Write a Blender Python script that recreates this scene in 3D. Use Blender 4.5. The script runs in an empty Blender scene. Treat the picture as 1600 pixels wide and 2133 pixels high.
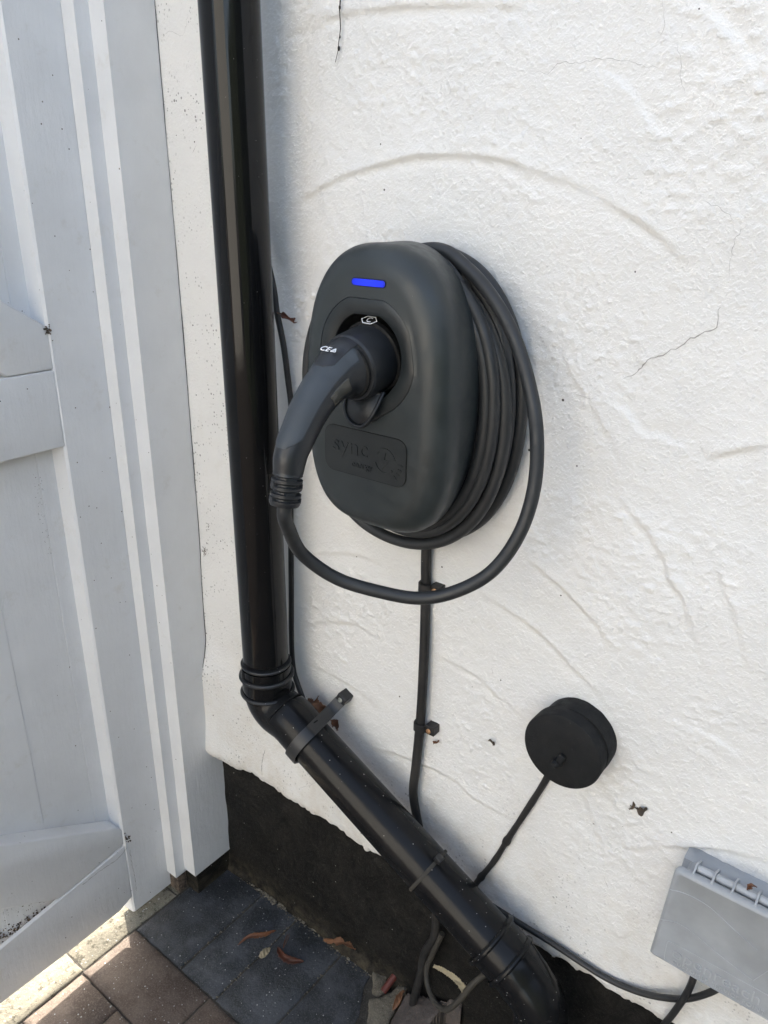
import bpy, bmesh, math, random
import numpy as np
from mathutils import Vector, Matrix
random.seed(7)
PI = math.pi
SC = bpy.context.scene
COL = SC.collection
V = Vector

# ------------------------------------------------------------------ camera
FPX = 1602.0                                   # focal length in photo pixels (1600 x 2133)
PITCH = math.atan(FPX / 3934.0); ROLL = 60 / 3934.0; YAW = math.radians(37.5)
CAM = V((0, -0.74, 1.278))
_hd = V((-math.sin(YAW), math.cos(YAW), 0)); _r0 = V((math.cos(YAW), math.sin(YAW), 0))
FWD = _hd * math.cos(PITCH) + V((0, 0, -math.sin(PITCH)))
_d0 = FWD.cross(_r0)
RGT = _r0 * math.cos(ROLL) - _d0 * math.sin(ROLL)
DWN = _d0 * math.cos(ROLL) + _r0 * math.sin(ROLL)
cd = bpy.data.cameras.new('camera'); cam = bpy.data.objects.new('camera', cd); COL.objects.link(cam)
cd.sensor_fit = 'HORIZONTAL'; cd.sensor_width = 36.0; cd.lens = 36.0 * FPX / 1600.0
cd.clip_start = 0.02; cd.clip_end = 500
M3 = Matrix((RGT, -DWN, -FWD)).transposed()
cam.matrix_world = Matrix.Translation(CAM) @ M3.to_4x4()
SC.camera = cam

def ray(px, py): return (px - 800) * RGT + (py - 1066.5) * DWN + FPX * FWD
def P(px, py, y=0.0):                          # photo point measured on the real plane y = const
    v = ray(px, py); return CAM + v * ((y - CAM.y) / v.y)
def PX(px, py, x):
    v = ray(px, py); return CAM + v * ((x - CAM.x) / v.x)
def PG(px, py, z=0.0):
    v = ray(px, py); return CAM + v * ((z - CAM.z) / v.z)

# ------------------------------------------------------------------ world and sun
SUN = V((1.0, -0.50, -0.60)).normalized()      # travel direction: low, from behind the gate
elev = math.asin(-SUN.z)
w = bpy.data.worlds.new('World'); SC.world = w; w.use_nodes = True
nt = w.node_tree; nt.nodes.clear()
wo = nt.nodes.new('ShaderNodeOutputWorld'); bg = nt.nodes.new('ShaderNodeBackground')
sky = nt.nodes.new('ShaderNodeTexSky'); sky.sky_type = 'NISHITA'; sky.sun_disc = False
sky.sun_elevation = elev
sky.sun_rotation = math.atan2(-SUN.x, -SUN.y)
sky.dust_density = 3.0; sky.air_density = 1.0; sky.ozone_density = 1.0
hs = nt.nodes.new('ShaderNodeHueSaturation'); hs.inputs['Saturation'].default_value = 0.68
bg.inputs['Strength'].default_value = 0.15
nt.links.new(sky.outputs[0], hs.inputs['Color']); nt.links.new(hs.outputs[0], bg.inputs[0]); nt.links.new(bg.outputs[0], wo.inputs[0])
sl = bpy.data.lights.new('sun', 'SUN'); so = bpy.data.objects.new('sun', sl); COL.objects.link(so)
sl.energy = 4.0; sl.angle = math.radians(0.5); sl.color = (1.0, 0.90, 0.76)
so.rotation_euler = SUN.to_track_quat('-Z', 'Y').to_euler(); so.location = (-3, 1, 4)
SC.view_settings.view_transform = 'Standard'; SC.view_settings.look = 'None'
SC.view_settings.exposure = 2.22; SC.view_settings.gamma = 1.0
SC.render.engine = 'CYCLES'
SC.cycles.max_bounces = 8; SC.cycles.diffuse_bounces = 5

# ------------------------------------------------------------------ materials
def new_mat(name):
    m = bpy.data.materials.new(name); m.use_nodes = True
    n = m.node_tree.nodes; b = n['Principled BSDF']
    return m, m.node_tree, b
def noise(t, scale, detail=4, rough=0.55, vec=None, dist=0.0):
    n = t.nodes.new('ShaderNodeTexNoise'); n.inputs['Scale'].default_value = scale
    n.inputs['Detail'].default_value = detail; n.inputs['Roughness'].default_value = rough
    n.inputs['Distortion'].default_value = dist
    if vec is not None: t.links.new(vec, n.inputs['Vector'])
    return n.outputs['Fac']
def ramp(t, fac, stops):
    r = t.nodes.new('ShaderNodeValToRGB'); e = r.color_ramp.elements
    while len(e) > 1: e.remove(e[0])
    e[0].position = stops[0][0]; e[0].color = tuple(stops[0][1]) + (1,) if len(stops[0][1]) == 3 else stops[0][1]
    for p, c in stops[1:]:
        k = e.new(p); k.color = tuple(c) + (1,)
    t.links.new(fac, r.inputs[0]); return r.outputs[0]
def g(v): return (v, v, v)
def mix(t, fac, a, b, mode='MIX'):
    m = t.nodes.new('ShaderNodeMix'); m.data_type = 'RGBA'; m.blend_type = mode
    for s, k in ((fac, 0), (a, 6), (b, 7)):
        if hasattr(s, 'links') or hasattr(s, 'is_linked'): t.links.new(s, m.inputs[k])
        else: m.inputs[k].default_value = s if k == 0 else tuple(s) + (1,)
    return m.outputs[2]
def coords(t, scale=(1, 1, 1)):
    g_ = t.nodes.new('ShaderNodeNewGeometry'); mp = t.nodes.new('ShaderNodeMapping'); mp.inputs['Scale'].default_value = scale
    t.links.new(g_.outputs['Position'], mp.inputs[0]); return mp.outputs[0]
def bump(t, b, h, strength, dist, prev=None):
    n = t.nodes.new('ShaderNodeBump'); n.inputs['Strength'].default_value = strength; n.inputs['Distance'].default_value = dist
    t.links.new(h, n.inputs['Height'])
    if prev is not None: t.links.new(prev, n.inputs['Normal'])
    t.links.new(n.outputs[0], b.inputs['Normal']); return n.outputs[0]
def specks(t, vec, scale, thr, rnd=1.0):       # sparse dots: small distance to a voronoi point AND a random cell pick
    v = t.nodes.new('ShaderNodeTexVoronoi'); v.inputs['Scale'].default_value = scale; v.inputs['Randomness'].default_value = rnd
    t.links.new(vec, v.inputs['Vector'])
    s = t.nodes.new('ShaderNodeSeparateColor'); t.links.new(v.outputs['Color'], s.inputs[0])
    m1 = t.nodes.new('ShaderNodeMath'); m1.operation = 'MULTIPLY'; t.links.new(s.outputs[0], m1.inputs[0]); m1.inputs[1].default_value = thr
    m2 = t.nodes.new('ShaderNodeMath'); m2.operation = 'LESS_THAN'; t.links.new(v.outputs['Distance'], m2.inputs[0]); t.links.new(m1.outputs[0], m2.inputs[1])
    return m2.outputs[0], s.outputs[1]
def math_(t, op, a, b=None):
    m = t.nodes.new('ShaderNodeMath'); m.operation = op; m.use_clamp = False
    for s, k in ((a, 0), (b, 1)):
        if s is None: continue
        if hasattr(s, 'is_linked'): t.links.new(s, m.inputs[k])
        else: m.inputs[k].default_value = s
    return m.outputs[0]

MAT = {}
def plastic(name, col, rough, dust=0.0, speck=0.0, bumpd=0.0, dustcol=(0.16, 0.15, 0.13), spec=0.5, col2=None):
    m, t, b = new_mat(name); vec = coords(t)
    base = mix(t, ramp(t, noise(t, 30, 5, vec=vec), [(0.35, g(0)), (0.7, g(1))]), col, col2 or tuple(c * 1.25 for c in col))
    rr = ramp(t, noise(t, 60, 5, vec=vec), [(0.3, g(rough * 0.8)), (0.7, g(min(1, rough * 1.35 + 0.02)))])
    if dust:
        d = ramp(t, noise(t, 9, 8, 0.7, vec=vec), [(0.42, g(0)), (0.75, g(dust))])
        base = mix(t, d, base, dustcol); rr = mix(t, d, rr, g(0.75))
    if speck:
        f, r2 = specks(t, vec, 140, speck); base = mix(t, f, base, (0.5, 0.49, 0.46))
        rr = mix(t, f, rr, g(0.8))
    t.links.new(base, b.inputs['Base Color']); t.links.new(rr, b.inputs['Roughness'])
    b.inputs['Specular IOR Level'].default_value = spec
    if bumpd: bump(t, b, noise(t, 900, 3, vec=vec), 0.5, bumpd)
    MAT[name] = m; return m
plastic('pipe_gloss', (0.005, 0.0053, 0.0058), 0.07, dust=0.03, speck=0.04, dustcol=(0.06, 0.06, 0.06), spec=0.28)
plastic('pipe_dusty', (0.007, 0.0075, 0.0085), 0.16, dust=0.12, speck=0.09, dustcol=(0.045, 0.042, 0.037), spec=0.20)
plastic('pipe_clip', (0.014, 0.015, 0.017), 0.35, dust=0.2, speck=0.10, dustcol=(0.07, 0.07, 0.065))
plastic('shell_satin', (0.0225, 0.028, 0.0295), 0.38, dust=0.10, speck=0.022, dustcol=(0.06, 0.065, 0.065), bumpd=0.00003)
plastic('shell_panel', (0.014, 0.017, 0.018), 0.36, bumpd=0.00003)
plastic('shell_dark', (0.010, 0.011, 0.012), 0.5)
plastic('seam', (0.003, 0.003, 0.003), 0.8)
plastic('emboss', (0.0125, 0.0155, 0.0165), 0.36)
plastic('cable_black', (0.019, 0.021, 0.023), 0.46, dust=0.05, bumpd=0.00003)
plastic('coil_black', (0.013, 0.014, 0.015), 0.42, dust=0.05)
plastic('plug_black', (0.014, 0.016, 0.019), 0.38, dust=0.06, speck=0.03)
plastic('plug_grip', (0.036, 0.044, 0.053), 0.50, dust=0.05, bumpd=0.00003)
plastic('plug_hole', (0.002, 0.002, 0.002), 0.7)
plastic('label_grey', (0.055, 0.053, 0.045), 0.22)
plastic('print_white', (0.75, 0.76, 0.78), 0.5)
plastic('old_cable', (0.012, 0.012, 0.012), 0.5, dust=0.6, speck=0.05, bumpd=0.0002, dustcol=(0.055, 0.05, 0.045))
plastic('dusty_cable', (0.03, 0.027, 0.022), 0.7, dust=0.8, bumpd=0.0002, dustcol=(0.075, 0.066, 0.05))
plastic('thin_cable', (0.013, 0.014, 0.016), 0.42, dust=0.25, speck=0.03)
plastic('painted_black', (0.013, 0.0135, 0.014), 0.62, dust=0.15, bumpd=0.0012, speck=0.03, dustcol=(0.035, 0.035, 0.035), spec=0.2)
plastic('grey_plastic', (0.30, 0.315, 0.33), 0.40, dust=0.12, dustcol=(0.34, 0.34, 0.32))
plastic('grey_plastic_line', (0.36, 0.375, 0.39), 0.36)
plastic('grey_plastic_shade', (0.22, 0.24, 0.26), 0.5)
plastic('red_plastic', (0.11, 0.02, 0.015), 0.5, dust=0.6, dustcol=(0.10, 0.06, 0.045))
plastic('leaf_rust', (0.10, 0.038, 0.016), 0.6, col2=(0.17, 0.07, 0.032), bumpd=0.0006)
plastic('leaf_red', (0.095, 0.028, 0.013), 0.5, col2=(0.055, 0.02, 0.012))
plastic('leaf_brown', (0.12, 0.05, 0.022), 0.65, col2=(0.19, 0.09, 0.042), bumpd=0.0005)
plastic('leaf_pale', (0.30, 0.25, 0.16), 0.65, col2=(0.38, 0.32, 0.2), bumpd=0.0004)
plastic('leaf_dark', (0.05, 0.04, 0.03), 0.8, col2=(0.13, 0.09, 0.06))
plastic('twig_dark', (0.02, 0.017, 0.015), 0.8)
m, t, b = new_mat('brass'); b.inputs['Base Color'].default_value = (0.52, 0.30, 0.16, 1); b.inputs['Metallic'].default_value = 0.7; b.inputs['Roughness'].default_value = 0.45; MAT['brass'] = m
m, t, b = new_mat('steel'); b.inputs['Base Color'].default_value = (0.30, 0.32, 0.30, 1); b.inputs['Metallic'].default_value = 0.6; b.inputs['Roughness'].default_value = 0.5; MAT['steel'] = m
m, t, b = new_mat('blue_led'); b.inputs['Base Color'].default_value = (0.0, 0.005, 0.1, 1)
b.inputs['Emission Color'].default_value = (0.012, 0.035, 1.0, 1); 
gm = t.nodes.new('ShaderNodeNewGeometry'); sp = t.nodes.new('ShaderNodeSeparateXYZ'); t.links.new(gm.outputs['Position'], sp.inputs[0])
dd_ = math_(t, 'ABSOLUTE', math_(t, 'ADD', sp.outputs['X'], 0.4885)); es_ = t.nodes.new('ShaderNodeMapRange'); t.links.new(dd_, es_.inputs[0])
es_.inputs[1].default_value = 0.008; es_.inputs[2].default_value = 0.021; es_.inputs[3].default_value = 0.25; es_.inputs[4].default_value = 0.13
t.links.new(es_.outputs[0], b.inputs['Emission Strength']); b.inputs['Roughness'].default_value = 0.3; MAT['blue_led'] = m

# white masonry paint on rough render
m, t, b = new_mat('render_paint'); vec = coords(t)
base = mix(t, ramp(t, noise(t, 6, 6, 0.6, vec=vec), [(0.35, g(0)), (0.7, g(1))]), (0.80, 0.79, 0.765), (0.74, 0.735, 0.715))
base = mix(t, ramp(t, noise(t, 22, 5, 0.65, vec=vec), [(0.60, g(0)), (0.80, g(0.30))]), base, (0.64, 0.60, 0.53))
# grime that grows towards the foot of the wall and flecks near the gate: worn marks of their own shape
gm = t.nodes.new('ShaderNodeNewGeometry'); sp = t.nodes.new('ShaderNodeSeparateXYZ'); t.links.new(gm.outputs['Position'], sp.inputs[0])
mr = t.nodes.new('ShaderNodeMapRange'); mr.inputs[1].default_value = 0.62; mr.inputs[2].default_value = 0.32; t.links.new(sp.outputs['Z'], mr.inputs[0])
mr2 = t.nodes.new('ShaderNodeMapRange'); mr2.inputs[1].default_value = -0.78; mr2.inputs[2].default_value = -0.90; t.links.new(sp.outputs['X'], mr2.inputs[0])
foot = math_(t, 'MULTIPLY', mr.outputs[0], ramp(t, noise(t, 11, 7, 0.7, vec=vec), [(0.44, g(0)), (0.68, g(0.55))]))
base = mix(t, foot, base, (0.53, 0.46, 0.36))
f1, r1 = specks(t, vec, 190, 0.34)
area = math_(t, 'MAXIMUM', mr.outputs[0], mr2.outputs[0])
dots = math_(t, 'MULTIPLY', f1, math_(t, 'MULTIPLY', area, ramp(t, noise(t, 14, 4, vec=vec), [(0.46, g(0)), (0.62, g(0.8))])))
base = mix(t, dots, base, (0.16, 0.15, 0.14))
f2, r2 = specks(t, vec, 30, 0.045); base = mix(t, f2, base, (0.10, 0.09, 0.08))
t.links.new(base, b.inputs['Base Color']); b.inputs['Roughness'].default_value = 0.62; b.inputs['Specular IOR Level'].default_value = 0.3
n0 = bump(t, b, ramp(t, noise(t, 270, 2, 0.5, vec=vec), [(0.45, g(0)), (0.80, g(1))]), 0.75, 0.0009)
n1 = bump(t, b, noise(t, 170, 5, 0.65, vec=vec), 0.5, 0.0014, n0)
n2 = bump(t, b, noise(t, 620, 3, 0.6, vec=vec), 0.8, 0.0006, n1)
MAT['render_paint'] = m
m, t, b = new_mat('hairline'); b.inputs['Base Color'].default_value = (0.36, 0.35, 0.33, 1); b.inputs['Roughness'].default_value = 0.9; MAT['hairline'] = m

# gate paint
def woodpaint(name, col):
    m, t, b = new_mat(name); vec = coords(t, (1, 1, 0.12)); v2 = coords(t)
    base = mix(t, ramp(t, noise(t, 14, 5, vec=v2), [(0.35, g(0)), (0.7, g(1))]), col, tuple(c * 0.93 for c in col))
    f, _ = specks(t, v2, 55, 0.07); base = mix(t, f, base, (0.13, 0.11, 0.09))
    d = ramp(t, noise(t, 24, 8, 0.75, vec=v2), [(0.58, g(0)), (0.76, g(0.38))]); base = mix(t, d, base, (0.50, 0.47, 0.40))
    t.links.new(base, b.inputs['Base Color']); b.inputs['Roughness'].default_value = 0.5; b.inputs['Specular IOR Level'].default_value = 0.4
    n1 = bump(t, b, noise(t, 150, 5, 0.65, vec=vec), 0.6, 0.0010); bump(t, b, noise(t, 45, 5, 0.7, vec=v2), 0.5, 0.0018, n1)
    MAT[name] = m
woodpaint('gate_paint', (0.74, 0.745, 0.75))
m, t, b = new_mat('wood_rot'); vec = coords(t); c = ramp(t, noise(t, 90, 6, 0.7, vec=vec), [(0.4, (0.03, 0.022, 0.016)), (0.6, (0.16, 0.12, 0.09))]); t.links.new(c, b.inputs['Base Color']); b.inputs['Roughness'].default_value = 0.9; bump(t, b, noise(t, 200, 4, vec=vec), 0.8, 0.002); MAT['wood_rot'] = m

# bitumen plinth
m, t, b = new_mat('bitumen'); vec = coords(t)
base = mix(t, ramp(t, noise(t, 13, 8, 0.72, vec=vec), [(0.45, g(0)), (0.72, g(0.9))]), (0.0050, 0.0048, 0.0047), (0.017, 0.0155, 0.0135))
f, _ = specks(t, vec, 210, 0.20); base = mix(t, math_(t, 'MULTIPLY', f, ramp(t, noise(t, 20, 4, vec=vec), [(0.45, g(0)), (0.65, g(0.6))])), base, (0.12, 0.11, 0.09))
f2, _ = specks(t, vec, 55, 0.05); base = mix(t, f2, base, (0.42, 0.41, 0.38))
wv = coords(t, (1, 0.2, 1)); scr = ramp(t, noise(t, 40, 9, 0.8, vec=wv, dist=2.5), [(0.497, g(0)), (0.503, g(0.7)), (0.509, g(0))]); base = mix(t, scr, base, (0.12, 0.115, 0.10))
mrz = t.nodes.new('ShaderNodeMapRange'); mrz.inputs[1].default_value = 0.06; mrz.inputs[2].default_value = 0.0
gm = t.nodes.new('ShaderNodeNewGeometry'); sp = t.nodes.new('ShaderNodeSeparateXYZ'); t.links.new(gm.outputs['Position'], sp.inputs[0]); t.links.new(sp.outputs['Z'], mrz.inputs[0])
base = mix(t, math_(t, 'MULTIPLY', mrz.outputs[0], ramp(t, noise(t, 50, 6, 0.7, vec=vec), [(0.4, g(0)), (0.7, g(0.8))])), base, (0.085, 0.072, 0.05))
t.links.new(base, b.inputs['Base Color']); b.inputs['Roughness'].default_value = 0.7; b.inputs['Specular IOR Level'].default_value = 0.2
n1 = bump(t, b, noise(t, 60, 6, 0.7, vec=vec), 0.6, 0.003); bump(t, b, noise(t, 420, 3, vec=vec), 0.5, 0.0007, n1)
MAT['bitumen'] = m

# stone and paving
def stone(name, c1, c2, c3, rough=0.8, pale=0.10, bd=0.0018, moss=0.0):
    m, t, b = new_mat(name); vec = coords(t)
    at = t.nodes.new('ShaderNodeAttribute'); at.attribute_name = 'tint'
    base = mix(t, ramp(t, noise(t, 17, 6, 0.65, vec=vec), [(0.42, g(0)), (0.62, g(1))]), c1, c2)
    base = mix(t, ramp(t, noise(t, 420, 3, 0.7, vec=vec), [(0.5, g(0)), (0.62, g(0.55))]), base, c3)
    f, _ = specks(t, vec, 130, pale); base = mix(t, f, base, (0.42, 0.42, 0.41))
    if moss:
        base = mix(t, ramp(t, noise(t, 60, 9, 0.8, vec=vec), [(0.53, g(0)), (0.60, g(moss))]), base, (0.035, 0.032, 0.018))
    hsv = t.nodes.new('ShaderNodeHueSaturation'); t.links.new(base, hsv.inputs['Color']); t.links.new(at.outputs['Fac'], hsv.inputs['Value'])
    t.links.new(hsv.outputs[0], b.inputs['Base Color']); b.inputs['Roughness'].default_value = rough
    n1 = bump(t, b, noise(t, 130, 6, 0.7, vec=vec), 0.7, bd); bump(t, b, noise(t, 700, 3, vec=vec), 0.6, 0.0006, n1)
    MAT[name] = m
stone('charcoal_block', (0.030, 0.033, 0.036), (0.080, 0.086, 0.096), (0.12, 0.125, 0.133), 0.7, 0.16, 0.003)
stone('brown_block', (0.095, 0.066, 0.050), (0.15, 0.112, 0.088), (0.22, 0.175, 0.145), 0.75, 0.18, 0.003)
stone('kerb_stone', (0.235, 0.215, 0.165), (0.165, 0.155, 0.12), (0.34, 0.31, 0.24), 0.85, 0.28, 0.004, moss=0.8)
stone('mortar', (0.15, 0.135, 0.105), (0.10, 0.088, 0.066), (0.22, 0.20, 0.16), 0.9, 0.1, 0.004)
stone('slab_stone', (0.062, 0.054, 0.050), (0.095, 0.082, 0.074), (0.14, 0.10, 0.08), 0.85, 0.06, 0.002)
stone('joint', (0.040, 0.036, 0.030), (0.075, 0.068, 0.056), (0.11, 0.10, 0.085), 0.95, 0.1, 0.004)
stone('soil', (0.018, 0.015, 0.012), (0.035, 0.029, 0.022), (0.075, 0.062, 0.045), 0.95, 0.08, 0.006)
m, t, b = new_mat('roof_tile'); b.inputs['Base Color'].default_value = (0.10, 0.06, 0.05, 1); MAT['roof_tile'] = m
m, t, b = new_mat('brick'); vec = coords(t); bk = t.nodes.new('ShaderNodeTexBrick'); bk.inputs['Scale'].default_value = 4.4
mp = t.nodes.new('ShaderNodeMapping'); mp.inputs['Rotation'].default_value = (PI / 2, 0, 0); t.links.new(vec, mp.inputs[0]); t.links.new(mp.outputs[0], bk.inputs[0])
bk.inputs['Color1'].default_value = (0.12, 0.06, 0.045, 1); bk.inputs['Color2'].default_value = (0.16, 0.08, 0.055, 1); bk.inputs['Mortar'].default_value = (0.2, 0.18, 0.15, 1)
t.links.new(bk.outputs[0], b.inputs['Base Color']); b.inputs['Roughness'].default_value = 0.9; MAT['brick'] = m

# ------------------------------------------------------------------ object helpers
def tag(o, label=None, cat=None, group=None, kind=None):
    if label: o['label'] = label
    if cat: o['category'] = cat
    if group: o['group'] = group
    if kind: o['kind'] = kind
    return o
def thing(name, loc, label, cat, group=None):
    o = bpy.data.objects.new(name, None); COL.objects.link(o); o.location = loc; o.empty_display_size = 0.02
    return tag(o, label, cat, group)
def link(name, me, mat, parent=None, smooth=False):
    if isinstance(mat, str): mat = MAT[mat]
    me.materials.append(mat); o = bpy.data.objects.new(name, me); COL.objects.link(o)
    if parent is not None:
        p = parent; off = V((0, 0, 0))
        while p is not None: off += p.location; p = p.parent
        me.transform(Matrix.Translation(-off)); o.parent = parent
    if smooth:
        for q in me.polygons: q.use_smooth = True
    return o
def mesh(name, vs, fs, mat, parent=None, smooth=True):
    me = bpy.data.meshes.new(name); me.from_pydata([tuple(v) for v in vs], [], fs); me.update()
    return link(name, me, mat, parent, smooth)
def bm_obj(name, bm, mat, parent=None, smooth=False):
    bmesh.ops.recalc_face_normals(bm, faces=bm.faces[:])
    me = bpy.data.meshes.new(name); bm.to_mesh(me); bm.free()
    return link(name, me, mat, parent, smooth)
def autosmooth(o, ang=35):
    me = o.data; bm = bmesh.new(); bm.from_mesh(me)
    for f in bm.faces: f.smooth = True
    for e in bm.edges:
        if len(e.link_faces) == 2 and e.calc_face_angle(0) > math.radians(ang): e.smooth = False
    bm.to_mesh(me); bm.free(); return o
def add_box(bm, a, b, bev=0.0, seg=2, mtx=None):
    r = bmesh.ops.create_cube(bm, size=1.0); vs = r['verts']
    c = (V(a) + V(b)) / 2; s = V(b) - V(a)
    for v in vs: v.co = V((v.co.x * s.x, v.co.y * s.y, v.co.z * s.z)) + c
    if bev:
        es = list({e for v in vs for e in v.link_edges})
        r2 = bmesh.ops.bevel(bm, geom=es, offset=bev, segments=seg, profile=0.5, affect='EDGES'); vs = list({v for f in r2['faces'] for v in f.verts} | {v for v in vs if v.is_valid})
    if mtx is not None:
        for v in vs: v.co = mtx @ v.co
    return vs
def prism(bm, pts, axis, a, b, bev=0.0):      # polygon pts (2D) extruded along axis from a to b
    def mk(p, k):
        if axis == 'x': return V((k, p[0], p[1]))
        if axis == 'y': return V((p[0], k, p[1]))
        return V((p[0], p[1], k))
    va = [bm.verts.new(mk(p, a)) for p in pts]; vb = [bm.verts.new(mk(p, b)) for p in pts]
    n = len(pts); fs = [bm.faces.new(va), bm.faces.new(vb[::-1])]
    for i in range(n): fs.append(bm.faces.new((va[i], va[(i + 1) % n], vb[(i + 1) % n], vb[i])))
    if bev:
        es = list({e for f in fs[:2] for e in f.edges})
        bmesh.ops.bevel(bm, geom=es, offset=bev, segments=2, profile=0.5, affect='EDGES')
def catmull(pts, step=0.004, closed=False):
    pts = [V(p) for p in pts]; n = len(pts); out = []
    for i in range(n if closed else n - 1):
        p0 = pts[(i - 1) % n] if (closed or i > 0) else pts[0] * 2 - pts[1]
        p1 = pts[i]; p2 = pts[(i + 1) % n]
        p3 = pts[(i + 2) % n] if (closed or i + 2 < n) else pts[-1] * 2 - pts[-2]
        L = (p2 - p1).length; k = max(1, int(L / step))
        # centripetal parametrisation
        def al(a, b): return max(1e-6, (b - a).length ** 0.5)
        t0 = 0; t1 = t0 + al(p0, p1); t2 = t1 + al(p1, p2); t3 = t2 + al(p2, p3)
        for j in range(k):
            t = t1 + (t2 - t1) * j / k
            A1 = p0 * ((t1 - t) / (t1 - t0)) + p1 * ((t - t0) / (t1 - t0))
            A2 = p1 * ((t2 - t) / (t2 - t1)) + p2 * ((t - t1) / (t2 - t1))
            A3 = p2 * ((t3 - t) / (t3 - t2)) + p3 * ((t - t2) / (t3 - t2))
            B1 = A1 * ((t2 - t) / (t2 - t0)) + A2 * ((t - t0) / (t2 - t0))
            B2 = A2 * ((t3 - t) / (t3 - t1)) + A3 * ((t - t1) / (t3 - t1))
            out.append(B1 * ((t2 - t) / (t2 - t1)) + B2 * ((t - t1) / (t2 - t1)))
    if not closed: out.append(pts[-1])
    return out
def sweep(pts, rad, n=20, up=V((1, 0, 0)), caps=True, ell=None, a0=0.0, a1=2 * PI):
    """pts: centre line; rad: number, list or function(t); ell: (t)->(ru, rv)"""
    N = len(pts); vs = []; fs = []; full = abs(a1 - a0 - 2 * PI) < 1e-6
    T = [(pts[min(i + 1, N - 1)] - pts[max(i - 1, 0)]).normalized() for i in range(N)]
    u = up - T[0] * up.dot(T[0]); u.normalize()
    L = [0.0]
    for i in range(1, N): L.append(L[-1] + (pts[i] - pts[i - 1]).length)
    cnt = n if full else n + 1
    for i in range(N):
        u = (u - T[i] * u.dot(T[i])).normalized(); v = T[i].cross(u)
        s = L[i] / L[-1]
        if ell: ru, rv = ell(s)
        else:
            r = rad(s) if callable(rad) else (rad[i] if isinstance(rad, (list, tuple)) else rad); ru = rv = r
        for j in range(cnt):
            a = a0 + (a1 - a0) * j / n
            vs.append(pts[i] + u * (ru * math.cos(a)) + v * (rv * math.sin(a)))
    for i in range(N - 1):
        for j in range(n):
            j2 = (j + 1) % n if full else j + 1
            fs.append((i * cnt + j, i * cnt + j2, (i + 1) * cnt + j2, (i + 1) * cnt + j))
    if caps and full:
        fs.append(tuple(range(n))[::-1]); fs.append(tuple((N - 1) * n + j for j in range(n)))
    return vs, fs
def tube(name, pts, rad, mat, parent=None, n=20, step=0.004, **k):
    vs, fs = sweep(catmull(pts, step), rad, n, **k); o = mesh(name, vs, fs, mat, parent); autosmooth(o, 50); return o
def lathe(name, prof, origin, axis, mat, parent=None, n=64, ang=30):    # prof: (distance along axis, radius)
    axis = V(axis).normalized(); u = axis.orthogonal().normalized(); v = axis.cross(u); vs = []; fs = []
    for d, r in prof:
        for j in range(n):
            a = 2 * PI * j / n; vs.append(V(origin) + axis * d + u * (max(r, 1e-5) * math.cos(a)) + v * (max(r, 1e-5) * math.sin(a)))
    for i in range(len(prof) - 1):
        for j in range(n): fs.append((i * n + j, i * n + (j + 1) % n, (i + 1) * n + (j + 1) % n, (i + 1) * n + j))
    fs.append(tuple(range(n))[::-1]); fs.append(tuple((len(prof) - 1) * n + j for j in range(n)))
    o = mesh(name, vs, fs, mat, parent); me = o.data; bm = bmesh.new(); bm.from_mesh(me); bmesh.ops.recalc_face_normals(bm, faces=bm.faces[:]); bm.to_mesh(me); bm.free()
    return autosmooth(o, ang)
def text(name, body, size, mat, parent, loc, rot, depth=0.0003, bevel=0.0, align='CENTER', sx=1.0, offset=0.0, spacing=1.0):
    cu = bpy.data.curves.new(name, 'FONT'); cu.body = body; cu.size = size; cu.extrude = depth; cu.bevel_depth = bevel
    cu.align_x = align; cu.align_y = 'CENTER'; cu.offset = offset; cu.space_character = spacing; cu.resolution_u = 6
    to = bpy.data.objects.new('tmp', cu); COL.objects.link(to); dg = bpy.context.evaluated_depsgraph_get()
    me = bpy.data.meshes.new_from_object(to.evaluated_get(dg)); bpy.data.objects.remove(to)
    me.materials.clear()
    R = rot if isinstance(rot, Matrix) else Matrix.Rotation(rot[2], 4, 'Z') @ Matrix.Rotation(rot[1], 4, 'Y') @ Matrix.Rotation(rot[0], 4, 'X')
    me.transform(Matrix.Translation(loc) @ R @ Matrix.Diagonal((sx, 1, 1, 1)))
    return link(name, me, mat, parent)

# ------------------------------------------------------------------ numpy value noise
_rs = np.random.RandomState(11); _tab = _rs.rand(257, 257)
_tab[256, :] = _tab[0, :]; _tab[:, 256] = _tab[:, 0]
def vn(x, z, wl, seed=0):
    x = x / wl + 17.3 * seed + 500; z = z / wl + 9.7 * seed + 500
    xi = np.floor(x).astype(int); zi = np.floor(z).astype(int); fx = x - xi; fz = z - zi
    fx = fx * fx * fx * (fx * (fx * 6 - 15) + 10); fz = fz * fz * fz * (fz * (fz * 6 - 15) + 10)
    a = _tab[xi % 256, zi % 256]; b = _tab[(xi + 1) % 256, zi % 256]; c = _tab[xi % 256, (zi + 1) % 256]; d = _tab[(xi + 1) % 256, (zi + 1) % 256]
    return (a * (1 - fx) + b * fx) * (1 - fz) + (c * (1 - fx) + d * fx) * fz
def sstep(a, b, x):
    t = np.clip((x - a) / (b - a), 0, 1); return t * t * (3 - 2 * t)
def pdist(x, z, pts):                          # distance and side to a polyline
    D = np.full(x.shape, 9.0); S = np.zeros(x.shape); U = np.zeros(x.shape); tot = len(pts) - 1
    for i in range(tot):
        ax, az = pts[i]; bx, bz = pts[i + 1]; dx, dz = bx - ax, bz - az; L2 = dx * dx + dz * dz
        t = np.clip(((x - ax) * dx + (z - az) * dz) / L2, 0, 1)
        ex = x - ax - t * dx; ez = z - az - t * dz; d = np.sqrt(ex * ex + ez * ez); k = d < D
        D = np.where(k, d, D); S = np.where(k, np.sign(dx * ez - dz * ex), S); U = np.where(k, (i + t) / tot, U)
    return D, S, U
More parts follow.
